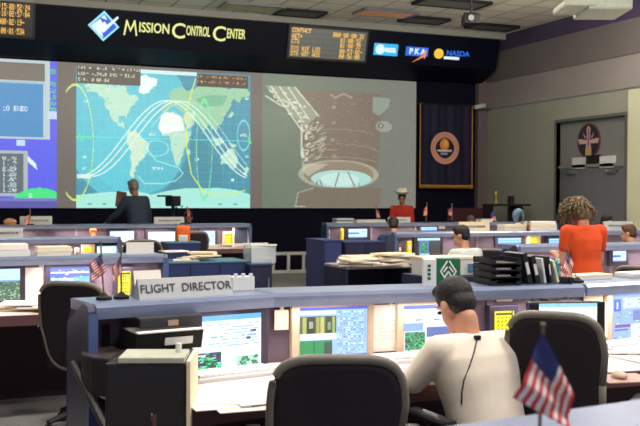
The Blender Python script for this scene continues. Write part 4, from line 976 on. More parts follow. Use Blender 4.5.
    trunk(b, [(-.16, secs[0][1], secs[0][2])]+secs[:-1]+[(.485, .082, .07)], q); b.capsule(J['shL'], J['shR'], .055+q*.8, .055+q*.8)
    for n in 'LR':
        if sleeves == 'long':
            b.capsule(J['sh'+n], J['el'+n], .062+q*.5, .052+q*.3); b.capsule(J['el'+n], J['el'+n].lerp(J['wr'+n], .93), .052+q*.3, .038)
        else:
            b.capsule(J['sh'+n], J['sh'+n].lerp(J['el'+n], .5), .064+q*.7, .062)
    sh = bake(b, shirt_name, shirt, t, vox, 5)
    b = MB(); b.lathe([(.066, 0), (.074, .0), (.070, .035), (.060, .038)], (0, 0, 0), 20)
    nm = Matrix.Translation(J['neck']+V3(0, -.0, -.035)) @ J['H'].to_3x3().to_4x4() if False else Matrix.Translation(J['neck']-V3(0, 0, .02))
    b.build('collar', shirt, t, smooth=True, mtx=nm)
    b = MB(); b.ell(J['pelvis'], (.162, .122, .105))
    for n in 'LR': b.capsule(J['hip'+n], J['kn'+n], .096, .066); b.capsule(J['kn'+n], J['an'+n]+V3(0, 0, .02), .066, .052)
    bake(b, 'trousers', pants, t, max(vox, .012), 3)
    for n in 'LR':
        b = MB(); b.capsule(J['an'+n]-V3(0, .04, .042), J['to'+n]-V3(0, 0, .002), .037, .030); bake(b, 'shoe', 'black', t, .012, 1)
    t.scale = (scale,)*3
    t['_h'] = 0; del t['_h']
    return t, h
skin = mat('skin', rgb(196, 140, 112), 0.55, 0, 0.04, 20); skind = mat('tanned skin', rgb(165, 110, 85), 0.55, 0, 0.04, 20)
h_dark = mat('dark brown hair', rgb(22, 16, 16), 0.6, 0, .3, 90, .5); h_grey = mat('grey hair', rgb(120, 118, 112), 0.7, 0, .3, 90, .4)
h_streak = mat('streaked blond brown hair', rgb(112, 94, 66), 0.5, 0, .55, 38, .4); h_brown = mat('chestnut hair', rgb(84, 52, 40), 0.6, 0, .3, 90, .4)
def fabric(n, c, b=.35): return mat(n, c, .9, 0, .05, 9, b)
sh_w = fabric('cream shirt cloth', rgb(222, 210, 192)); sh_o = fabric('orange blouse cloth', rgb(214, 76, 30)); sh_j = fabric('slate jacket cloth', rgb(52, 62, 80)); sh_r = fabric('red shirt cloth', rgb(176, 44, 30))
sh_n = fabric('navy shirt cloth', rgb(36, 42, 84)); sh_g = fabric('pale grey shirt cloth', rgb(176, 182, 178)); sh_k = fabric('dark green shirt cloth', rgb(50, 58, 54)); tr_d = fabric('dark trousers cloth', rgb(34, 32, 42))

# man in the cream white shirt
J = joints(True, .34, 0.05, .24, .05, 'desk')
x, y = place(494, 4.02)
for n, s in (('L', -1), ('R', 1)):
    J['el'+n] = J['sh'+n]+V3(s*.07, .10, -.25); J['wr'+n] = V3(s*.12, J['el'+n].y+.23, .775); J['el'+n].z = max(J['el'+n].z, .79); J['ha'+n] = J['wr'+n]
man, hh = person('seated man with short dark hair and cream white shirt at the near console', (x, y), R(4), J, skin, h_dark, sh_w, tr_d, 'long', 'short', .0075, .97)
# headset wire down his back
bpy.context.view_layer.update()
from mathutils.bvhtree import BVHTree
shm = [c_ for c_ in man.children if c_.name.startswith('shirt')][0]; MW = man.matrix_world.copy(); Mi_ = MW.inverted()
bvh = BVHTree.FromObject(shm, bpy.context.evaluated_depsgraph_get())
pts = []
for (u, v) in ((459, 315), (466, 317), (474, 324), (477, 338), (474, 352), (469.5, 366), (464, 380), (462, 392), (462, 404)):
    loc_, nor_, i_, d_ = bvh.ray_cast(Mi_ @ EYE, (Mi_.to_3x3() @ ray(u, v)).normalized())
    if loc_ is not None: pts.append(loc_+nor_*.003)
if len(pts) > 2:
    b = MB(); b.tube(pts, .0035, 6); b.build('headset_wire', 'black', man)
    b = MB(); b.box(pts[0], (.03, .018, .02), bev=.004); b.build('wire_clip', 'black', man)
tc_ = thing('task_chair', 'low black task chair under the man in the cream shirt', 'chair', (x, y, 0), R(4))
MB().box((0, .02, .405), (.44, .44, .07), bev=.03).build('seat', 'chair', tc_, smooth=True); MB().cyl((0, 0, .1), (0, 0, .37), .03).build('gas_column', 'black', tc_)
for s in (-1, 1):
    MB().tube([(s*.2, -.02, .38), (s*.29, -.05, .42), (s*.30, -.10, .58), (s*.29, .1, .66)], .018).build('arm_bracket', 'blackm', tc_); MB().box((s*.29, .02, .655), (.06, .30, .035), bev=.014).build('armrest', 'black', tc_)
for k in range(5):
    a_ = 2*math.pi*k/5; MB().tube([(0, 0, .12), (.3*math.cos(a_), .3*math.sin(a_), .05)], [.03, .02]).build('leg', 'black', tc_)
    MB().cyl((.3*math.cos(a_)-.015, .3*math.sin(a_), .03), (.3*math.cos(a_)+.015, .3*math.sin(a_), .03), .03).build('caster', 'black', tc_)
# woman in orange, standing behind the right console
J = joints(False, .10, 0, .55, .15, 'fore'); x, y = place(587, 8.3)
person('standing woman with tousled blond brown hair and orange short sleeved top', (x, y), R(-2), J, skin, h_streak, sh_o, tr_d, 'short', 'bob', .009, .93, 'blouse', True, None, .92)
# man standing by the map
J = joints(False, .16, .1, .15, .1, 'down'); x, y = place(138, 16.9)
J['elL'] = J['shL']+V3(-.10, .12, -.22); J['wrL'] = J['elL']+V3(-.10, .16, -.14)
person('standing grey haired man in slate jacket in front of the map screen', (x, y), R(14), J, skind, h_grey, sh_j, tr_d, 'long', 'short', .012, 1.1, 'jacket')
t = thing('brown_folder', 'brown folder held up left of the man by the map screen', 'folder', (*place(121, 17.3), 1.35), R(20)); MB().box((0, 0, .14), (.2, .03, .28), bev=.012, ry=.12).build('cover', 'brown', t); MB().box((.0, .012, .14), (.18, .02, .26), ry=.12).build('pages', 'papery', t)
# person with cowboy hat
J = joints(False, .05, 0, .15, 0, 'fore'); x, y = place(402, 19.2)
cw, hh = person('person in red shirt and white cowboy hat facing the room, far row', (x, y), R(153), J, skind, h_dark, sh_r, tr_d, 'long', 'short', .012, .98)
ht = MB(); ht.lathe([(.001, .0), (.10, .0), (.20, .045), (.195, .05), (.105, .02), (.095, .10), (.06, .135), (.001, .12)], (0, 0, 0), 24)
for v in ht.bm.verts: v.co.z += .55*v.co.x**2*2
hat = ht.build('cowboy_hat', mat('cream felt', rgb(225, 220, 200), .8), cw, smooth=True, mtx=Matrix.Translation(hh(0, -.01, .075)))
def seated(label, u, depth, rz, sk, hr, st, hs='short', lean=.1, bow=.1, turn=0, sc=1.0, arms='desk', ch=True):
    x, y = place(u, depth); J = joints(True, lean, 0, bow, turn, arms)
    person(label, (x, y), rz, J, sk, hr, st, tr_d, 'long', hs, .014, sc)
    if ch:
        c = thing('stool', 'black stool under the %s' % ' '.join(label.split()[:9]), 'stool', (x, y, 0), rz)
        MB().lathe([(.001, .40), (.19, .40), (.2, .42), (.19, .44), (.001, .44)]).build('seat', 'chair', c); MB().cyl((0, 0, .03), (0, 0, .4), .03).build('column', 'black', c); MB().lathe([(.001, .0), (.22, .0), (.22, .02), (.05, .05), (.001, .05)]).build('base', 'black', c)
seated('seated man in navy shirt with dark hair behind the blue cabinet', 395, 13.9, R(-20), skin, h_dark, sh_n, lean=.25, sc=1.0)
seated('seated man in pale grey shirt with dark hair behind the white carton', 470, 10.7, R(12), skin, h_dark, sh_g, lean=.15, turn=.5, sc=.97)
seated('seated person with dark hair beyond the orange backpack', 189, 17.8, R(160), skind, h_dark, sh_k, lean=.15)
seated('seated person with brown hair at the right edge by the wall side', 634, 12.2, R(-10), skin, h_brown, sh_k, lean=.1, turn=.8, sc=.95)
seated('seated person partly hidden by the hair of the woman in orange', 602, 15.6, R(-170), skin, h_dark, sh_k, lean=.1, sc=1.0)
seated('grey haired seated person half hidden by the cream name plate', 471, 19.6, R(150), skind, h_grey, sh_k, lean=.15, sc=.93)

# ---------------------------------------------------------------- flags on sticks
BILL = {}
def bil(P, s, t):   # P = A (hoist top), B (hoist bottom), C (fly bottom), D (fly top); s along the fly, t from bottom to top
    A, B, C_, D_ = [np.array(p) for p in P]; s = s[..., None]; t = t[..., None]
    return (A*t+B*(1-t))*(1-s)+(D_*t+C_*(1-t))*s
def us_canvas(nx=40, ny=26, stars=True):
    c = Canvas(100, 52, nx, ny, (236, 222, 214))
    for k in range(13):
        if k % 2 == 0: c.rect(0, k*4, 100, k*4+4, (206, 62, 62))
    c.rect(0, 0, 40, 28, (48, 56, 112))
    if stars:
        for j in range(5):
            for i in range(6): c.ell(4+i*6.4, 3+j*5.4, 1.1, 1.1, (225, 225, 235))
    return c
def flag(label, base, stick_top, quad, depth, wave=.012, base_r=.035, cv=None, name='desk_flag', nb=True, stick_r=.004):
    """all given as view points at one distance; the cloth ripples in depth"""
    b0 = base if isinstance(base, Vector) else at_depth(*base, depth); d = depth_of(b0)
    t = thing(name, label, 'flag', b0, 0)
    tp = at_depth(*stick_top, d)-b0
    m = MB(); m.tube([(0, 0, .01), tp*.5, tp], stick_r, 6); st = m.build('stick', 'brass', t)
    m = MB(); m.ell(tp, (stick_r*1.5,)*3); m.build('finial', 'brass', t)
    if nb: m = MB(); m.lathe([(.001, 0), (base_r, 0), (base_r, .012), (base_r*.6, .018), (.008, .03), (.001, .03)]); m.build('base', 'blackm', t)
    P = [at_depth(*q, d-.012)-b0 for q in quad]
    f_ = FWD
    def bend(s, tt):
        p = bil(P, s, tt); w_ = wave*(np.sin(s*8+tt*3)+.5*np.sin(s*15-tt*4))*(s*.8+.2)
        return p-np.array(f_)[None, None, :]*(w_[..., None]+wave*1.2)
    (cv or us_canvas()).mesh('flag_cloth', 1, 1, 'cloth', t, None, bend)
    return t
bz = NA.top(104, -.14); flag('small US desk flag on the nearest left ledge, left of two', bz, (100.6, 242), [(101, 254), (108, 271), (94, 281), (88.5, 266)], 4.3)
bz = NA.top(121.5, -.14); flag('small US desk flag on the nearest left ledge, right of two', bz, (121, 241), [(121, 256), (122, 273), (115, 281), (111.5, 270)], 4.3)
fb = F.top(541, -.2)
flag('large blurred US desk flag at the bottom, in front of the right chair', Vector((fb.x, fb.y, LZ)), (543, 325), [(541, 331), (572, 392), (566, 426), (513, 398)], 2.0, .01, .03, us_canvas(60, 52, False), stick_r=.0035)
bz = NC.top(566, -.05) if False else at_z(563, 281, LZ)
flag('small US flag standing beside the left arm of the woman in orange', NC.w(.02, -.2, LZ), (567, 247), [(567, 251), (573, 264), (570, 282), (560, 271)], 4.8, stick_r=.0022)
def cvf(a, b): c = Canvas(10, 10, 8, 8, a); c.rect(0, 5, 10, 10, b); c.rect(0, 7, 10, 8, a); return c
flag('tiny pink flag on the far left ledge by the grey name plate', CL.top(30.5, -.25), (30, 209), [(30, 214), (32, 224), (26, 226), (25, 219)], 16, .03, .06, cvf((216, 150, 140), (226, 170, 150)), stick_r=.008)
flag('tiny red flag on the far left ledge above the orange backpack', CL.top(188, -.2), (187, 207), [(187, 208), (188, 216), (191, 216), (190, 210)], 16, .03, .06, cvf((216, 80, 80), (230, 130, 130)), stick_r=.008)
flag('tiny red and white flag left of the person in the cowboy hat', CR.top(377, -.15), (376, 206), [(376, 209), (377, 217), (380, 218), (379, 211)], 18, .03, .06, cvf((190, 80, 80), (220, 190, 180)), stick_r=.008)
flag('tiny orange flag just right of the person in the cowboy hat', CR.top(426, -.15), (427, 203), [(427, 206), (427, 215), (423, 216), (424, 209)], 18, .03, .06, cvf((220, 130, 90), (230, 170, 130)), stick_r=.008)
flag('tiny pale pink flag below the left part of the banner', CR.top(452, -.15), (452, 204), [(452, 207), (452, 216), (448, 215), (448, 210)], 18, .03, .06, cvf((150, 90, 100), (220, 150, 140)), stick_r=.008)
flag('smaller blue and pink flag on the far ledge right of the cream name plate', CR.top(493, -.15), (494, 209), [(493, 211), (496, 221), (491, 223), (490, 214)], 18, .03, .06, cvf((70, 60, 140), (225, 160, 140)), stick_r=.008)

# ---------------------------------------------------------------- aisle furniture in the middle distance
def box_thing(name, label, cat, u0, u1, vt, depth_, z0, dep, m, rz=0, top=None, doors=0, bev=.01):
    """cupboard with its front at the given distance"""
    a = at_depth(u0, vt, depth_); b_ = at_depth(u1, vt, depth_); zt = (a.z+b_.z)/2; um = (u0+u1)/2
    Yf = at_depth(um, vt, depth_).y; xa, xb = xy(u0, Yf)[0], xy(u1, Yf)[0]; w = xb-xa
    t = thing(name, label, cat, ((xa+xb)/2, Yf, z0), rz)
    MB().b6(-w/2, w/2, 0, dep, 0, zt-z0-.02, bev=bev).build('body', m, t)
    MB().b6(-w/2-.01, w/2+.01, -.01, dep+.01, zt-z0-.02, zt-z0, bev=.005).build('top', top or m, t)
    for k in range(doors):
        x0 = -w/2+w*k/doors+.01; x1 = -w/2+w*(k+1)/doors-.01
        d_ = MB().b6(x0, x1, -.012, .0, .06, zt-z0-.05).build('door', m, t); MB().b6(x1-.05, x1-.03, -.025, -.012, (zt-z0)*.6, (zt-z0)*.6+.14).build('handle', 'chrome', d_)
    return t, w, zt
tA, wA, zA = box_thing('low_cabinet', 'long low navy cabinet with teal top behind the FLIGHT DIRECTOR plate', 'cabinet', 160, 248, 261.5, 11.2, 0, .6, 'navy', 0, 'teal', 3)
tB, wB, zB = box_thing('low_cabinet', 'dark navy low cabinet carrying the clear plastic bin', 'cabinet', 250, 272.5, 264, 11.3, 0, .7, 'navyd', 0, 'navy', 1)
box_thing('side_cabinet', 'navy cabinet with teal top below the orange backpack', 'cabinet', 167, 200, 242, 12.2, 0, .3, 'navy', 0, 'teal', 2)
box_thing('tall_cabinet', 'tall navy cabinet at the left end of the third row right console', 'cabinet', 324, 342, 240, 12.0, 0, .6, 'navy', 0, 'navy', 1)
box_thing('tall_cabinet', 'dark navy cabinet joined right of the tall navy cabinet', 'cabinet', 345, 385, 241.5, 12.3, 0, .5, 'navyd', 0, 'navy', 2)
# side desk with papers in front of the navy man
p0 = xy(342, 10.5); p1 = xy(407, 10.5)
sd = thing('side_desk', 'dark side desk covered with papers in the middle aisle', 'desk', (p0[0], 10.35, 0), 0); L_ = p1[0]-p0[0]
MB().b6(0, L_, 0, .8, .70, .735, bev=.008).build('top', mat('pale grey laminate', rgb(150, 146, 146), .5), sd); MB().b6(.03, L_-.03, .7, .74, .02, .70).build('back_panel', 'navyd', sd)
for x_ in (0, L_-.03): MB().b6(x_, x_+.03, .02, .78, 0, .70).build('side_panel', 'navyd', sd)
def loose(label, u, v, z, n, w, d, m=('paper', 'papery'), hgt=.012, spread=.12, rz=0, name='loose_papers'):
    p = at_z(u, v, z); t = thing(name, label, 'papers', (p.x, p.y, z), rz)
    for k in range(n):
        b = MB(); b.box((random.uniform(-spread, spread), random.uniform(-spread, spread)*.5, .002+hgt*(k+.5)), (w, d, hgt*.9), rz=random.uniform(-.5, .5)); b.build('sheet', m[k % len(m)], t)
    return t
loose('pile of white papers on the side desk, left part', 362, 266, .737, 6, .5, .3, hgt=.02, spread=.1)
loose('thick pile of cream papers on the side desk, right part', 391, 266, .737, 7, .45, .3, m=('papery', 'paper'), hgt=.022, spread=.08)
loose('black and white folder on the back of the side desk', 352, 261, .737, 3, .3, .2, m=('black', 'paper'), hgt=.03, spread=.05)
# papers on desk tops
loose('crumpled white printouts behind the FLIGHT DIRECTOR plate', 192, 260.3, zA, 7, .3, .22, hgt=.016, spread=.2)
loose('white sheets on the desk left of the low black chair', 226, 247.2, DZ, 5, .5, .3, hgt=.008, spread=.25)
loose('white sheets spread on the near desk left of the man', 392, 381, DZ, 4, .22, .28, m=('paper',), hgt=.004, spread=.12)
loose('white sheets spread on the near desk below the left monitor', 235, 402, DZ, 4, .22, .28, m=('paper',), hgt=.004, spread=.12)
loose('white sheets on the bright desk at the right edge of the photo', 632, 352, DZ, 4, .22, .28, m=('paper',), hgt=.004, spread=.1)
loose('pens and papers on the second row desk left of the chair', 25, 311, DZ, 5, .35, .28, hgt=.01, spread=.3)
loose('white heap of papers on the second row desk right of the woman', 628, 268, DZ, 6, .4, .3, hgt=.02, spread=.2)
# clear plastic bin
p = at_depth(259, 264, 11.6); t = thing('plastic_bin', 'clear plastic bin with white contents on the dark low cabinet', 'bin', (p.x, tB.location.y+.28, zB), 0)
w_ = 25.5*11.6/FPX; h_ = 18*11.6/FPX
for (a_, b_, c_, d_) in ((-w_/2, w_/2, -.16, -.15), (-w_/2, w_/2, .15, .16), (-w_/2, -w_/2+.01, -.15, .15), (w_/2-.01, w_/2, -.15, .15)): MB().b6(a_, b_, c_, d_, 0, h_).build('side', 'clear', t)
MB().b6(-w_/2-.01, w_/2+.01, -.17, -.155, h_-.01, h_+.008).b6(-w_/2-.01, w_/2+.01, .155, .17, h_-.01, h_+.008).build('rim', 'white', t)
MB().b6(-w_/2+.015, w_/2-.12, -.14, .14, .005, h_*.85, bev=.01).build('carton', 'white', t); MB().ell((w_/2-.06, 0, .035), (.05, .09, .035)).build('cloth', 'plate', t)
# white file box with tabs behind the plate
p = NA.w(.92, -.08, LZ); sc_ = NB.scale(243, -.1)
x_ = NB.hit(242, 280, -.1).x; t = thing('file_box', 'white notched card holder at the right end of the FLIGHT DIRECTOR plate', 'holder', NB.w(x_, -.10, LZ), NB.rz)
m_ = MB(); m_.b6(-.055, .055, -.035, .035, 0, .07, bev=.004); m_.build('body', 'white', t)
for k in range(3): MB().b6(-.05+k*.038, -.05+k*.038+.02, -.033, -.028, .07, .086, bev=.003).build('tab', 'white', t)
MB().b6(.055, .062, -.01, .01, .03, .045).build('latch', 'plate', t)
t = thing('folded_card', 'blank white folded card just behind the FLIGHT DIRECTOR plate', 'card', NA.w(NA.hit(147, 280, -.07).x, -.085, LZ), NA.rz)
MB().prism([(-.035, 0), (.0, .118), (.003, .118), (-.031, 0)], -.075, .06, 'X').build('front_leaf', 'paper', t); MB().prism([(.035, 0), (.004, .118), (.001, .118), (.031, 0)], -.075, .06, 'X').build('rear_leaf', 'plate', t)
t = thing('folded_card', 'white card standing on the second row ledge end before the black chair', 'card', BL.w(BL.L-.14, -.15, LZ), 0)
MB().b6(-.12, .10, -.005, .005, 0, .09).b6(-.12, .10, .0, .06, 0, .006).build('sheet', 'paper', t)
# orange backpack hung on the chair
p = at_depth(183, 243, 12.35); t = thing('backpack', 'small orange backpack before a black chair back, above the navy cabinet', 'backpack', (p.x, p.y, p.z), R(-15))
MB().box((0, 0, .11), (.18, .12, .23), bev=.045, seg=3).build('bag', 'orange', t, smooth=True); MB().box((0, -.065, .06), (.12, .04, .09), bev=.018, seg=3).build('front_pocket', 'plate', t, smooth=True)
MB().tube([(-.04, .03, .21), (-.03, .05, .25), (.03, .05, .25), (.04, .03, .21)], .01).build('top_handle', 'black', t)
for s in (-1, 1): MB().tube([(s*.05, .06, .2), (s*.055, .09, .12), (s*.05, .06, .03)], .012).build('strap', 'black', t)
# leaning grey document holder on far row
pp = CL.w(CL.hit(241, 240, -.25).x, -.30, DZ); t = thing('document_holder', 'leaning dark grey document holder at the right end of the far row', 'holder', pp, 0)
MB().box((0, .06, .16), (.24, .015, .30), rx=-.25, ry=.08).build('board', mat('slate board', rgb(58, 62, 88), .5), t); MB().box((-.13, .06, .16), (.02, .02, .32), rx=-.25, ry=.08).box((.13, .06, .16), (.02, .02, .32), rx=-.25, ry=.08).build('frame', 'papery', t); MB().b6(-.14, .14, -.02, .1, 0, .015).build('foot', 'papery', t)
# aluminium ladder leaning low against the front wall
lx0, lx1 = xy(270, 18.4)[0], xy(307, 18.4)[0]; t = thing('ladder', 'short aluminium ladder lying on edge by the black front wall', 'ladder', (lx0, 18.4, 0), 0)
zt_ = at_depth(289, 252, 19.6).z; Lx = lx1-lx0
MB().b6(0, Lx, -.03, .03, 0, .06).build('rail', 'alu', t); MB().b6(0, Lx, -.03, .03, zt_-.06, zt_).build('rail', 'alu', t)
for k in range(3): MB().b6(.04+k*(Lx-.14)/2, .1+k*(Lx-.14)/2, -.02, .02, .06, zt_-.06).build('rung', 'alu', t)
# video camera on its post before the map screen
p = xy(173, 16.75); t = thing('video_camera', 'black video camera on a post silhouetted against the world map', 'camera', (*p, 0), R(10))
zc = at_depth(172, 201, 17.4).z
MB().box((0, 0, zc), (.16, .34, .18), bev=.02).build('body', 'blackm', t); MB().box((-.16, 0, zc+.09), (.26, .06, .03), bev=.008).build('viewfinder_arm', 'blackm', t); MB().cyl((0, 0, .02), (0, 0, zc-.08), .03).build('post', 'blackm', t)
MB().tube([(.05, 0, zc-.1), (.14, 0, zc-.18), (.18, 0, zc-.08)], .014).build('pan_handle', 'blackm', t); MB().lathe([(.001, 0), (.25, 0), (.25, .02), (.03, .05), (.001, .05)]).build('base', 'blackm', t)

# ---------------------------------------------------------------- things on the near ledges, right of centre
def ntop(u, yl): 
    c = NB; return c.w(c.hit(u, 240, yl).x, yl, LZ)
# green and white carton with chevron mark
q0 = ntop(448, -.13); t = thing('carton', 'tilted carton with green side and white chevron mark on the near ledge', 'box', q0, R(-24))
g_ = MB(); g_.box((.0, .03, .07), (.125, .12, .14)); bd = g_.build('green_body', 'green', t)
MB().box((-.095, .03, .068), (.065, .12, .136)).build('white_end', 'white', t)
mk = MB()
for s in (-1, 1):
    for (x0, z0, x1, z1) in ((s*.006, .128, s*.040, .075), (s*.040, .075, s*.012, .03), (s*.006, .098, s*.024, .072), (s*.0, .075, s*.018, .045)):
        dx, dz = x1-x0, z1-z0; L2 = math.hypot(dx, dz); mk.box(((x0+x1)/2, -.032, (z0+z1)/2), (L2+.004, .003, .008), ry=-math.atan2(dz, dx))
mk.build('chevron_mark', 'white', t)
mk = MB()
for k in range(4): mk.b6(-.108, -.092, -.033, -.0305, .03+k*.022, .03+k*.022+.014)
mk.build('side_print', 'green', t)
# white archive carton and papers behind, on the third row side
q0 = at_depth(463, 258, 8.6)
t = thing('archive_carton', 'long white carton with cream lid behind the green and white carton', 'box', (q0.x, 7.55, .0), R(0))
MB().b6(-.42, .42, -.2, .3, 0, .86, bev=.01).build('cupboard', 'navyd', t)
q1 = thing('archive_box', 'white box file with teal corner on the dark cupboard top', 'box', (q0.x-.14, 7.55, .862), R(3))
MB().b6(-.25, .25, -.12, .16, 0, .14, bev=.004).build('body', 'plate', q1); MB().b6(-.255, .255, -.125, .165, .14, .165, bev=.004).build('lid', 'papery', q1); MB().b6(.16, .23, -.135, -.125, .03, .10).build('corner_label', 'teal', q1)
t['label'] = 'dark navy cupboard below the white box file in the middle right'; t['category'] = 'cupboard'; t.name = 'cupboard'
t.children[0].name = 'cupboard_body'
loose('crumpled white papers on the dark cupboard right of the white box file', 492, 250, 1.0, 4, .25, .2, hgt=.016, spread=.1) if False else None
# stacked black letter trays
q0 = ntop(497, -.13); t = thing('letter_trays', 'stack of black letter trays on the near ledge right of the man', 'tray stack', q0, NB.rz+R(-4)); wt = 33*depth_of(q0)/FPX; ht_ = 27*depth_of(q0)/FPX
for k in range(4):
    z = .004+k*ht_/4; b = MB(); b.b6(-wt/2, wt/2, -.11, .11, z, z+.006); b.b6(-wt/2, -wt/2+.006, -.11, .11, z, z+.03); b.b6(wt/2-.006, wt/2, -.11, .11, z, z+.03); b.b6(-wt/2, wt/2, .104, .11, z, z+.03); b.b6(-wt/2, -wt/2+.03, -.115, -.11, z, z+.02); b.b6(wt/2-.03, wt/2, -.115, -.11, z, z+.02)
    b.build('tray', 'black', t)
    if k in (1, 2): MB().b6(-wt/2+.02, wt/2-.05, -.09, .09, z+.007, z+.016).build('paper_sheets', 'plate', t)
for sx_ in (-1, 1):
    for sy_ in (-.09, .09): MB().cyl((sx_*(wt/2-.003), sy_, 0), (sx_*(wt/2-.003), sy_, ht_), .004).build('post', 'black', t)
# leaning binders
cols = [('black', 'black ring binder leaning beside the letter trays, leftmost', 518, .165, 14), ('black', 'black ring binder leaning second from the letter trays', 526, .15, 14), ('plate', 'thin grey binder leaning in the middle of the binder row', 534, .135, 10), ('black', 'narrow black binder right of the thin grey binder', 540, .145, 8), ('papery', 'narrow cream folder near the right end of the binder row', 546, .125, 16)]
for m_, lab, u, h_, an in cols:
    t = thing('ring_binder', lab, 'binder', ntop(u, -.12), NB.rz)
    MB().box((-.0, 0, h_/2+.004), (.028 if 'narrow' not in lab and 'thin' not in lab else .014, .2, h_), ry=R(-an), bev=.003).build('cover', m_, t)
    MB().box((-.0, -.101, h_/2+.004), (.018 if 'narrow' not in lab and 'thin' not in lab else .008, .002, h_*.4), ry=R(-an)).build('spine_label', 'plate', t)
t = thing('magazine', 'green and blue patterned folder standing right of the binders', 'folder', ntop(553, -.12), NB.rz)
cm = Canvas(10, 10, 14, 14, (40, 110, 130)); 
for k in range(24): cm.ell(rng.rand()*10, rng.rand()*10, 1, 1, [(60, 170, 110), (30, 60, 130), (200, 220, 220), (40, 140, 150)][k % 4])
cm.mesh('cover_print', .075, .13, 'cloth', t, Matrix.Translation((-.0375, -.0085, 0))); MB().b6(-.0375, .0375, -.007, .007, 0, .13).build('cover', 'teal', t)
t = thing('desk_radio', 'black handset cradle at the joint of the near ledges', 'radio', NB.w(NB.L-.03, -.2, LZ), NB.rz); MB().box((0, 0, .018), (.07, .09, .034), bev=.01).build('cradle', 'black', t); MB().tube([(0, -.05, .03), (.01, -.06, -.02), (.0, -.06, -.08), (.02, -.07, -.15)], .006).build('cord', 'black', t)
# clutter in the gap under the right ledge
t = thing('phone_handset', 'black telephone unit in the gap left of the right console', 'telephone', at_depth(548, 300, 4.75), R(-20)); t.location = (*place(543, 4.9), DZ)
MB().box((0, 0, .15), (.1, .12, .3), bev=.015).build('body', 'black', t); MB().box((-.02, -.075, .24), (.045, .035, .15), bev=.014, ry=.15).build('handset', 'blackm', t); MB().box((.03, -.064, .2), (.03, .006, .05)).build('keypad', 'plate', t)
t = thing('equipment_box', 'tall dark equipment box just left of the cream note', 'equipment', (*place(573, 4.85), DZ), R(-5)); MB().box((0, 0, .15), (.1, .12, .3), bev=.012).build('body', mat('dark mauve plastic', rgb(58, 48, 58), .5), t); MB().box((0, -.062, .22), (.07, .004, .08)).build('panel', 'fascia_l', t)

# ---------------------------------------------------------------- left foreground
q0 = at_depth(146, 360, 3.62); wB_ = 82*3.62/FPX
t = thing('document_bin', 'smoked black box with pale top edge in the left foreground', 'bin', (q0.x, q0.y, 0), R(-20)); zt_ = at_depth(146, 360, 3.62).z
MB().b6(-wB_/2, wB_/2, 0, .34, .03, zt_-.012, bev=.012).build('body', mat('smoked black plastic', rgb(34, 32, 34), .25, 0, .1, 6), t)
MB().b6(-wB_/2+.05, wB_/2-.01, -.008, .2, zt_-.012, zt_+.01, bev=.004).build('lid_edge', mat('pale sage plastic', rgb(175, 178, 158), .4), t)
MB().b6(wB_/2-.002, wB_/2+.012, -.004, .33, .05, zt_-.005).build('side_edge', 'papery', t)
MB().lathe([(.001, 0), (.03, 0), (.035, .04), (.001, .04)], (0.02, -.0, .48)).build('knob', 'black', t)
MB().cyl((wB_/2-.045, .12, zt_), (wB_/2-.045, .12, zt_+.045), .012).build('post', 'white', t)
for sx_ in (-1, 1):
    for yy in (.04, .3): MB().cyl((sx_*(wB_/2-.04), yy, 0), (sx_*(wB_/2-.04), yy, .03), .02).build('foot', 'black', t)
# rounded dark office machine on the left end of the desk
q0 = at_depth(143, 372, 4.12); t = thing('office_machine', 'dark machine with rounded left corner and warm lit top behind the smoked box', 'machine', (q0.x, q0.y, DZ), NA.rz-R(4)); t.location.z = DZ
pts = [(-.15+.11*math.cos(a_), .0+.16*math.sin(a_)) for a_ in [R(90+k*15) for k in range(13)]]
MB().prism(pts+[(.16, -.16), (.16, .16)], .003, .15, 'Z').build('body', 'black', t); MB().prism([(x_*.985, y_*.985) for x_, y_ in pts]+[(.155, -.155), (.155, .155)], .15, .158, 'Z').build('top_cover', mat('warm lit plastic', rgb(70, 60, 58), .3), t)  # top cover coloured lighter and warmer for the light falling on it
# sloping black tray holders with white label
q0 = NA.w(NA.hit(155, 340, -.32).x, -.33, DZ)
t = thing('tray_holder', 'stacked black tray holders with a white label under the nearest ledge', 'tray stack', q0, NA.rz)
MB().box((0, 0, .08), (.26, .24, .15), bev=.01).build('lower_tray', 'black', t)
MB().prism([(-.13, .16), (-.15, .24), (.0, .25), (.10, .16)], -.155, .155, 'X').build('middle_tray', 'blackm', t)
MB().b6(-.15, .15, -.13, .05, .2865, .2945).build('white_edge', 'paper', t) if False else MB().box((0, -.14, .2445), (.30, .03, .005), rx=.07).build('white_edge', 'paper', t)
MB().box((.04, -.1455, .2), (.13, .003, .032), rx=.2).build('label_strip', 'white', t)
t2 = thing('tray_holder', 'dark grey flat unit just under the ledge above the labelled tray holders', 'tray', NA.w(NA.hit(158, 330, -.22).x, -.235, DZ), NA.rz)
for s in (-1, 1): MB().b6(s*.15-.006, s*.15+.006, .0, .08, 0, .22).build('side', 'blackm', t2)
MB().box((0, -.03, .262), (.3, .2, .06), bev=.008).build('body', mat('charcoal plastic', rgb(62, 60, 62), .45), t2); MB().b6(-.02, .03, -.133, -.131, .25, .275).build('label_plate', 'bezel', t2)
# leaning dark pole by the console end
a0 = at_depth(74, 364, 4.15); a1 = at_depth(112, 440, 3.7); t = thing('leaning_bar', 'black bar leaning against the end of the nearest console', 'bar', (a1.x, a1.y, 0), 0)
o0 = Vector((a1.x, a1.y, 0)); dirv = (a0-a1); base_ = a1+(a1-a0)*((a1.z)/(a0.z-a1.z)) ; t.location = (base_.x, base_.y, 0)
MB().tube([Vector((0, 0, .01)), a0-Vector((base_.x, base_.y, 0))], .02, 8).build('bar', 'black', t); MB().ell((0, 0, .015), (.03, .03, .015)).build('foot', 'blackm', t)

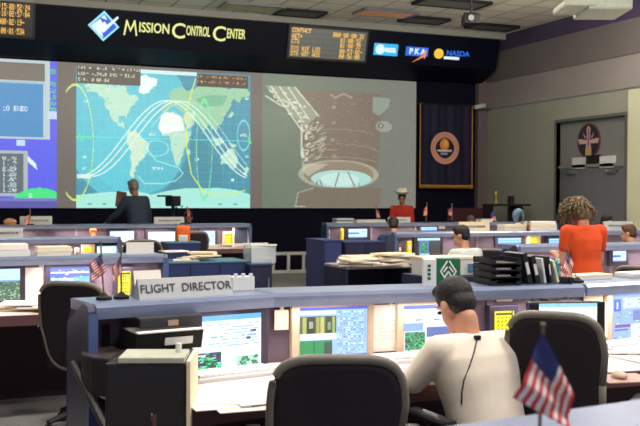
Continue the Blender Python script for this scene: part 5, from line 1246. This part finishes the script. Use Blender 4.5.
# ---------------------------------------------------------------- small things on far ledges
def small(name, label, cat, con, u, yl, build):
    t = thing(name, label, cat, con.w(con.hit(u, 240, yl).x, yl, LZ), con.rz); build(t, 1/con.scale(u, yl)); return t
def cap_(t, s): MB().ell((0, 0, 3*s), (6.5*s, 5*s, 3.6*s)).build('crown', mat('tan felt', rgb(200, 150, 105), .8), t, smooth=True); MB().lathe([(.001, 0), (8*s, 0), (8*s, .6*s), (.001, .8*s)]).build('brim', MATS['tan felt'], t)
small('tan_cap', 'rounded tan cap behind the left edge name plate', 'cap', AL, 10, -.05, cap_) if False else small('tan_cap', 'rounded tan cap on the far ledge near the left edge', 'cap', CL, 10, -.15, cap_)
def orn(t, s):
    MB().lathe([(.001, 0), (3*s, 0), (3*s, 2*s), (1*s, 4*s), (.001, 4*s)]).build('stand', 'papery', t); MB().ell((0, 0, 10*s), (6.5*s, 5*s, 7.5*s)).build('figure', mat('blue white glaze', rgb(80, 110, 130), .3, 0, .8, 8), t, smooth=True); MB().ell((0, -2*s, 8*s), (3*s, 4*s, 4*s)).build('dark_face', 'blackm', t, smooth=True)
small('ornament', 'blue and white rounded ornament above the paper piles', 'ornament', AR, 518, .0 if False else -.2, orn).location.z += 6*12/FPX
def bottle(t, s): MB().lathe([(.001, 0), (1.4*s, 0), (1.4*s, 5*s), (.6*s, 7*s), (.6*s, 9*s), (.001, 9*s)]).build('glass', mat('amber glass', rgb(120, 50, 35), .3), t, smooth=True); MB().cyl((0, 0, 9*s), (0, 0, 10*s), .8*s).build('cap', 'blackm', t)
small('bottle', 'small dark red bottle right of the blue and white ornament', 'bottle', AR, 528, -.26, bottle).location.z += 0
# equipment by the right wall: cart with dark shelf, mast and yellow figure
p = xy(494, 16.9); t = thing('equipment_cart', 'black equipment cart with shelf near the right corner', 'cart', (*p, 0), 0)
zs = at_depth(495, 204, 19.6).z
MB().b6(-.15, .75, -.2, .2, zs-.04, zs).build('shelf', 'blackm', t); MB().b6(-.13, .6, -.2, .2, .85, .9).build('shelf', 'blackm', t); MB().b6(-.13, .6, -.2, .2, .2, .24).build('shelf', 'blackm', t)
for x_ in (-.13, .56): MB().b6(x_-.02, x_+.02, -.18, .18, 0, zs-.04).build('upright', 'blackm', t)
t = thing('trophy', 'tiny yellow figure on the black cart shelf', 'figurine', (p[0]+.05, p[1], zs), 0); MB().lathe([(.001, 0), (.06, 0), (.05, .03), (.02, .06), (.03, .14), (.05, .2), (.03, .26), (.001, .28)]).build('figure', mat('brass yellow', rgb(150, 130, 50), .4, .4), t, smooth=True)
p = xy(511, 17.1); t = thing('mast', 'dark vertical mast standing left of the blue and white ornament', 'mast', (*p, 0), 0); zm = at_depth(510, 196, 20).z; MB().b6(-.05, .05, -.05, .05, 0.02, zm).build('pole', mat('brown black wood', rgb(40, 34, 28), .6), t); MB().b6(-.2, .2, -.2, .2, 0, .02).build('base', 'blackm', t)
p = xy(468, 18.2); t = thing('visitor_chair', 'dark red chair back against the wall below the banner corner', 'chair', (*p, 0), R(160)); rd = mat('dark red fabric', rgb(66, 22, 30), .8)
zr = at_depth(468, 208, 20.9).z; MB().b6(-.45, .45, -.03, .03, .75, zr, bev=.02).build('backrest', rd, t); MB().b6(-.45, .45, .0, .45, .42, .5, bev=.02).build('seat', rd, t)
for sx_ in (-1, 1):
    for yy in (0, .42): MB().b6(sx_*.4-.02, sx_*.4+.02, yy-.02, yy+.02, 0, .42 if yy else .76).build('leg', 'blackm', t)
# small desk clutter under far ledges
def tiny(con, name, label, cat, u, v0, v1, wpx, m, yl=-.24):
    zt = con.hit(u, v0, yl).z; w = wpx/con.scale(u, yl); x = con.hit(u, v0, yl).x
    t = thing(name, label, cat, con.w(x, yl, DZ), con.rz); h = max(.05, min(zt, LZ-.07)-DZ)
    MB().b6(-w/2, w/2, -.03, .03, 0, h, bev=min(w, h)*.15).build('body', m, t); MB().b6(-w*.3, w*.3, -.032, -.03, h*.55, h*.8).build('front_mark', 'papery' if m != 'papery' else 'ink', t); return t
tiny(CR, 'bottle', 'pale bottle under the far ledge left of the light blue monitor', 'bottle', 328, 230, 238, 3, 'papery')
tiny(CR, 'yellow_folder', 'yellow standing folder left of the light blue monitor', 'folder', 342, 229, 238, 3, 'yellow')
tiny(AR, 'yellow_folder', 'tall yellow folder at the left end of the third row right desk', 'folder', 408.5, 241, 257, 5, 'yellow')
tiny(AR, 'brown_jar', 'brown jar beside the tall yellow folder', 'jar', 399, 244, 256, 4, 'brown')
tiny(CL, 'orange_glow', 'orange block for a painted glow under the far ledge at left', 'box', 93, 229, 234, 6, 'orange')  # opaque orange block; the small glow under the ledge is in its colour
tiny(AL, 'paper_cup', 'cream cup under the third row ledge near the green panel', 'cup', 77, 248, 254, 4, 'papery')
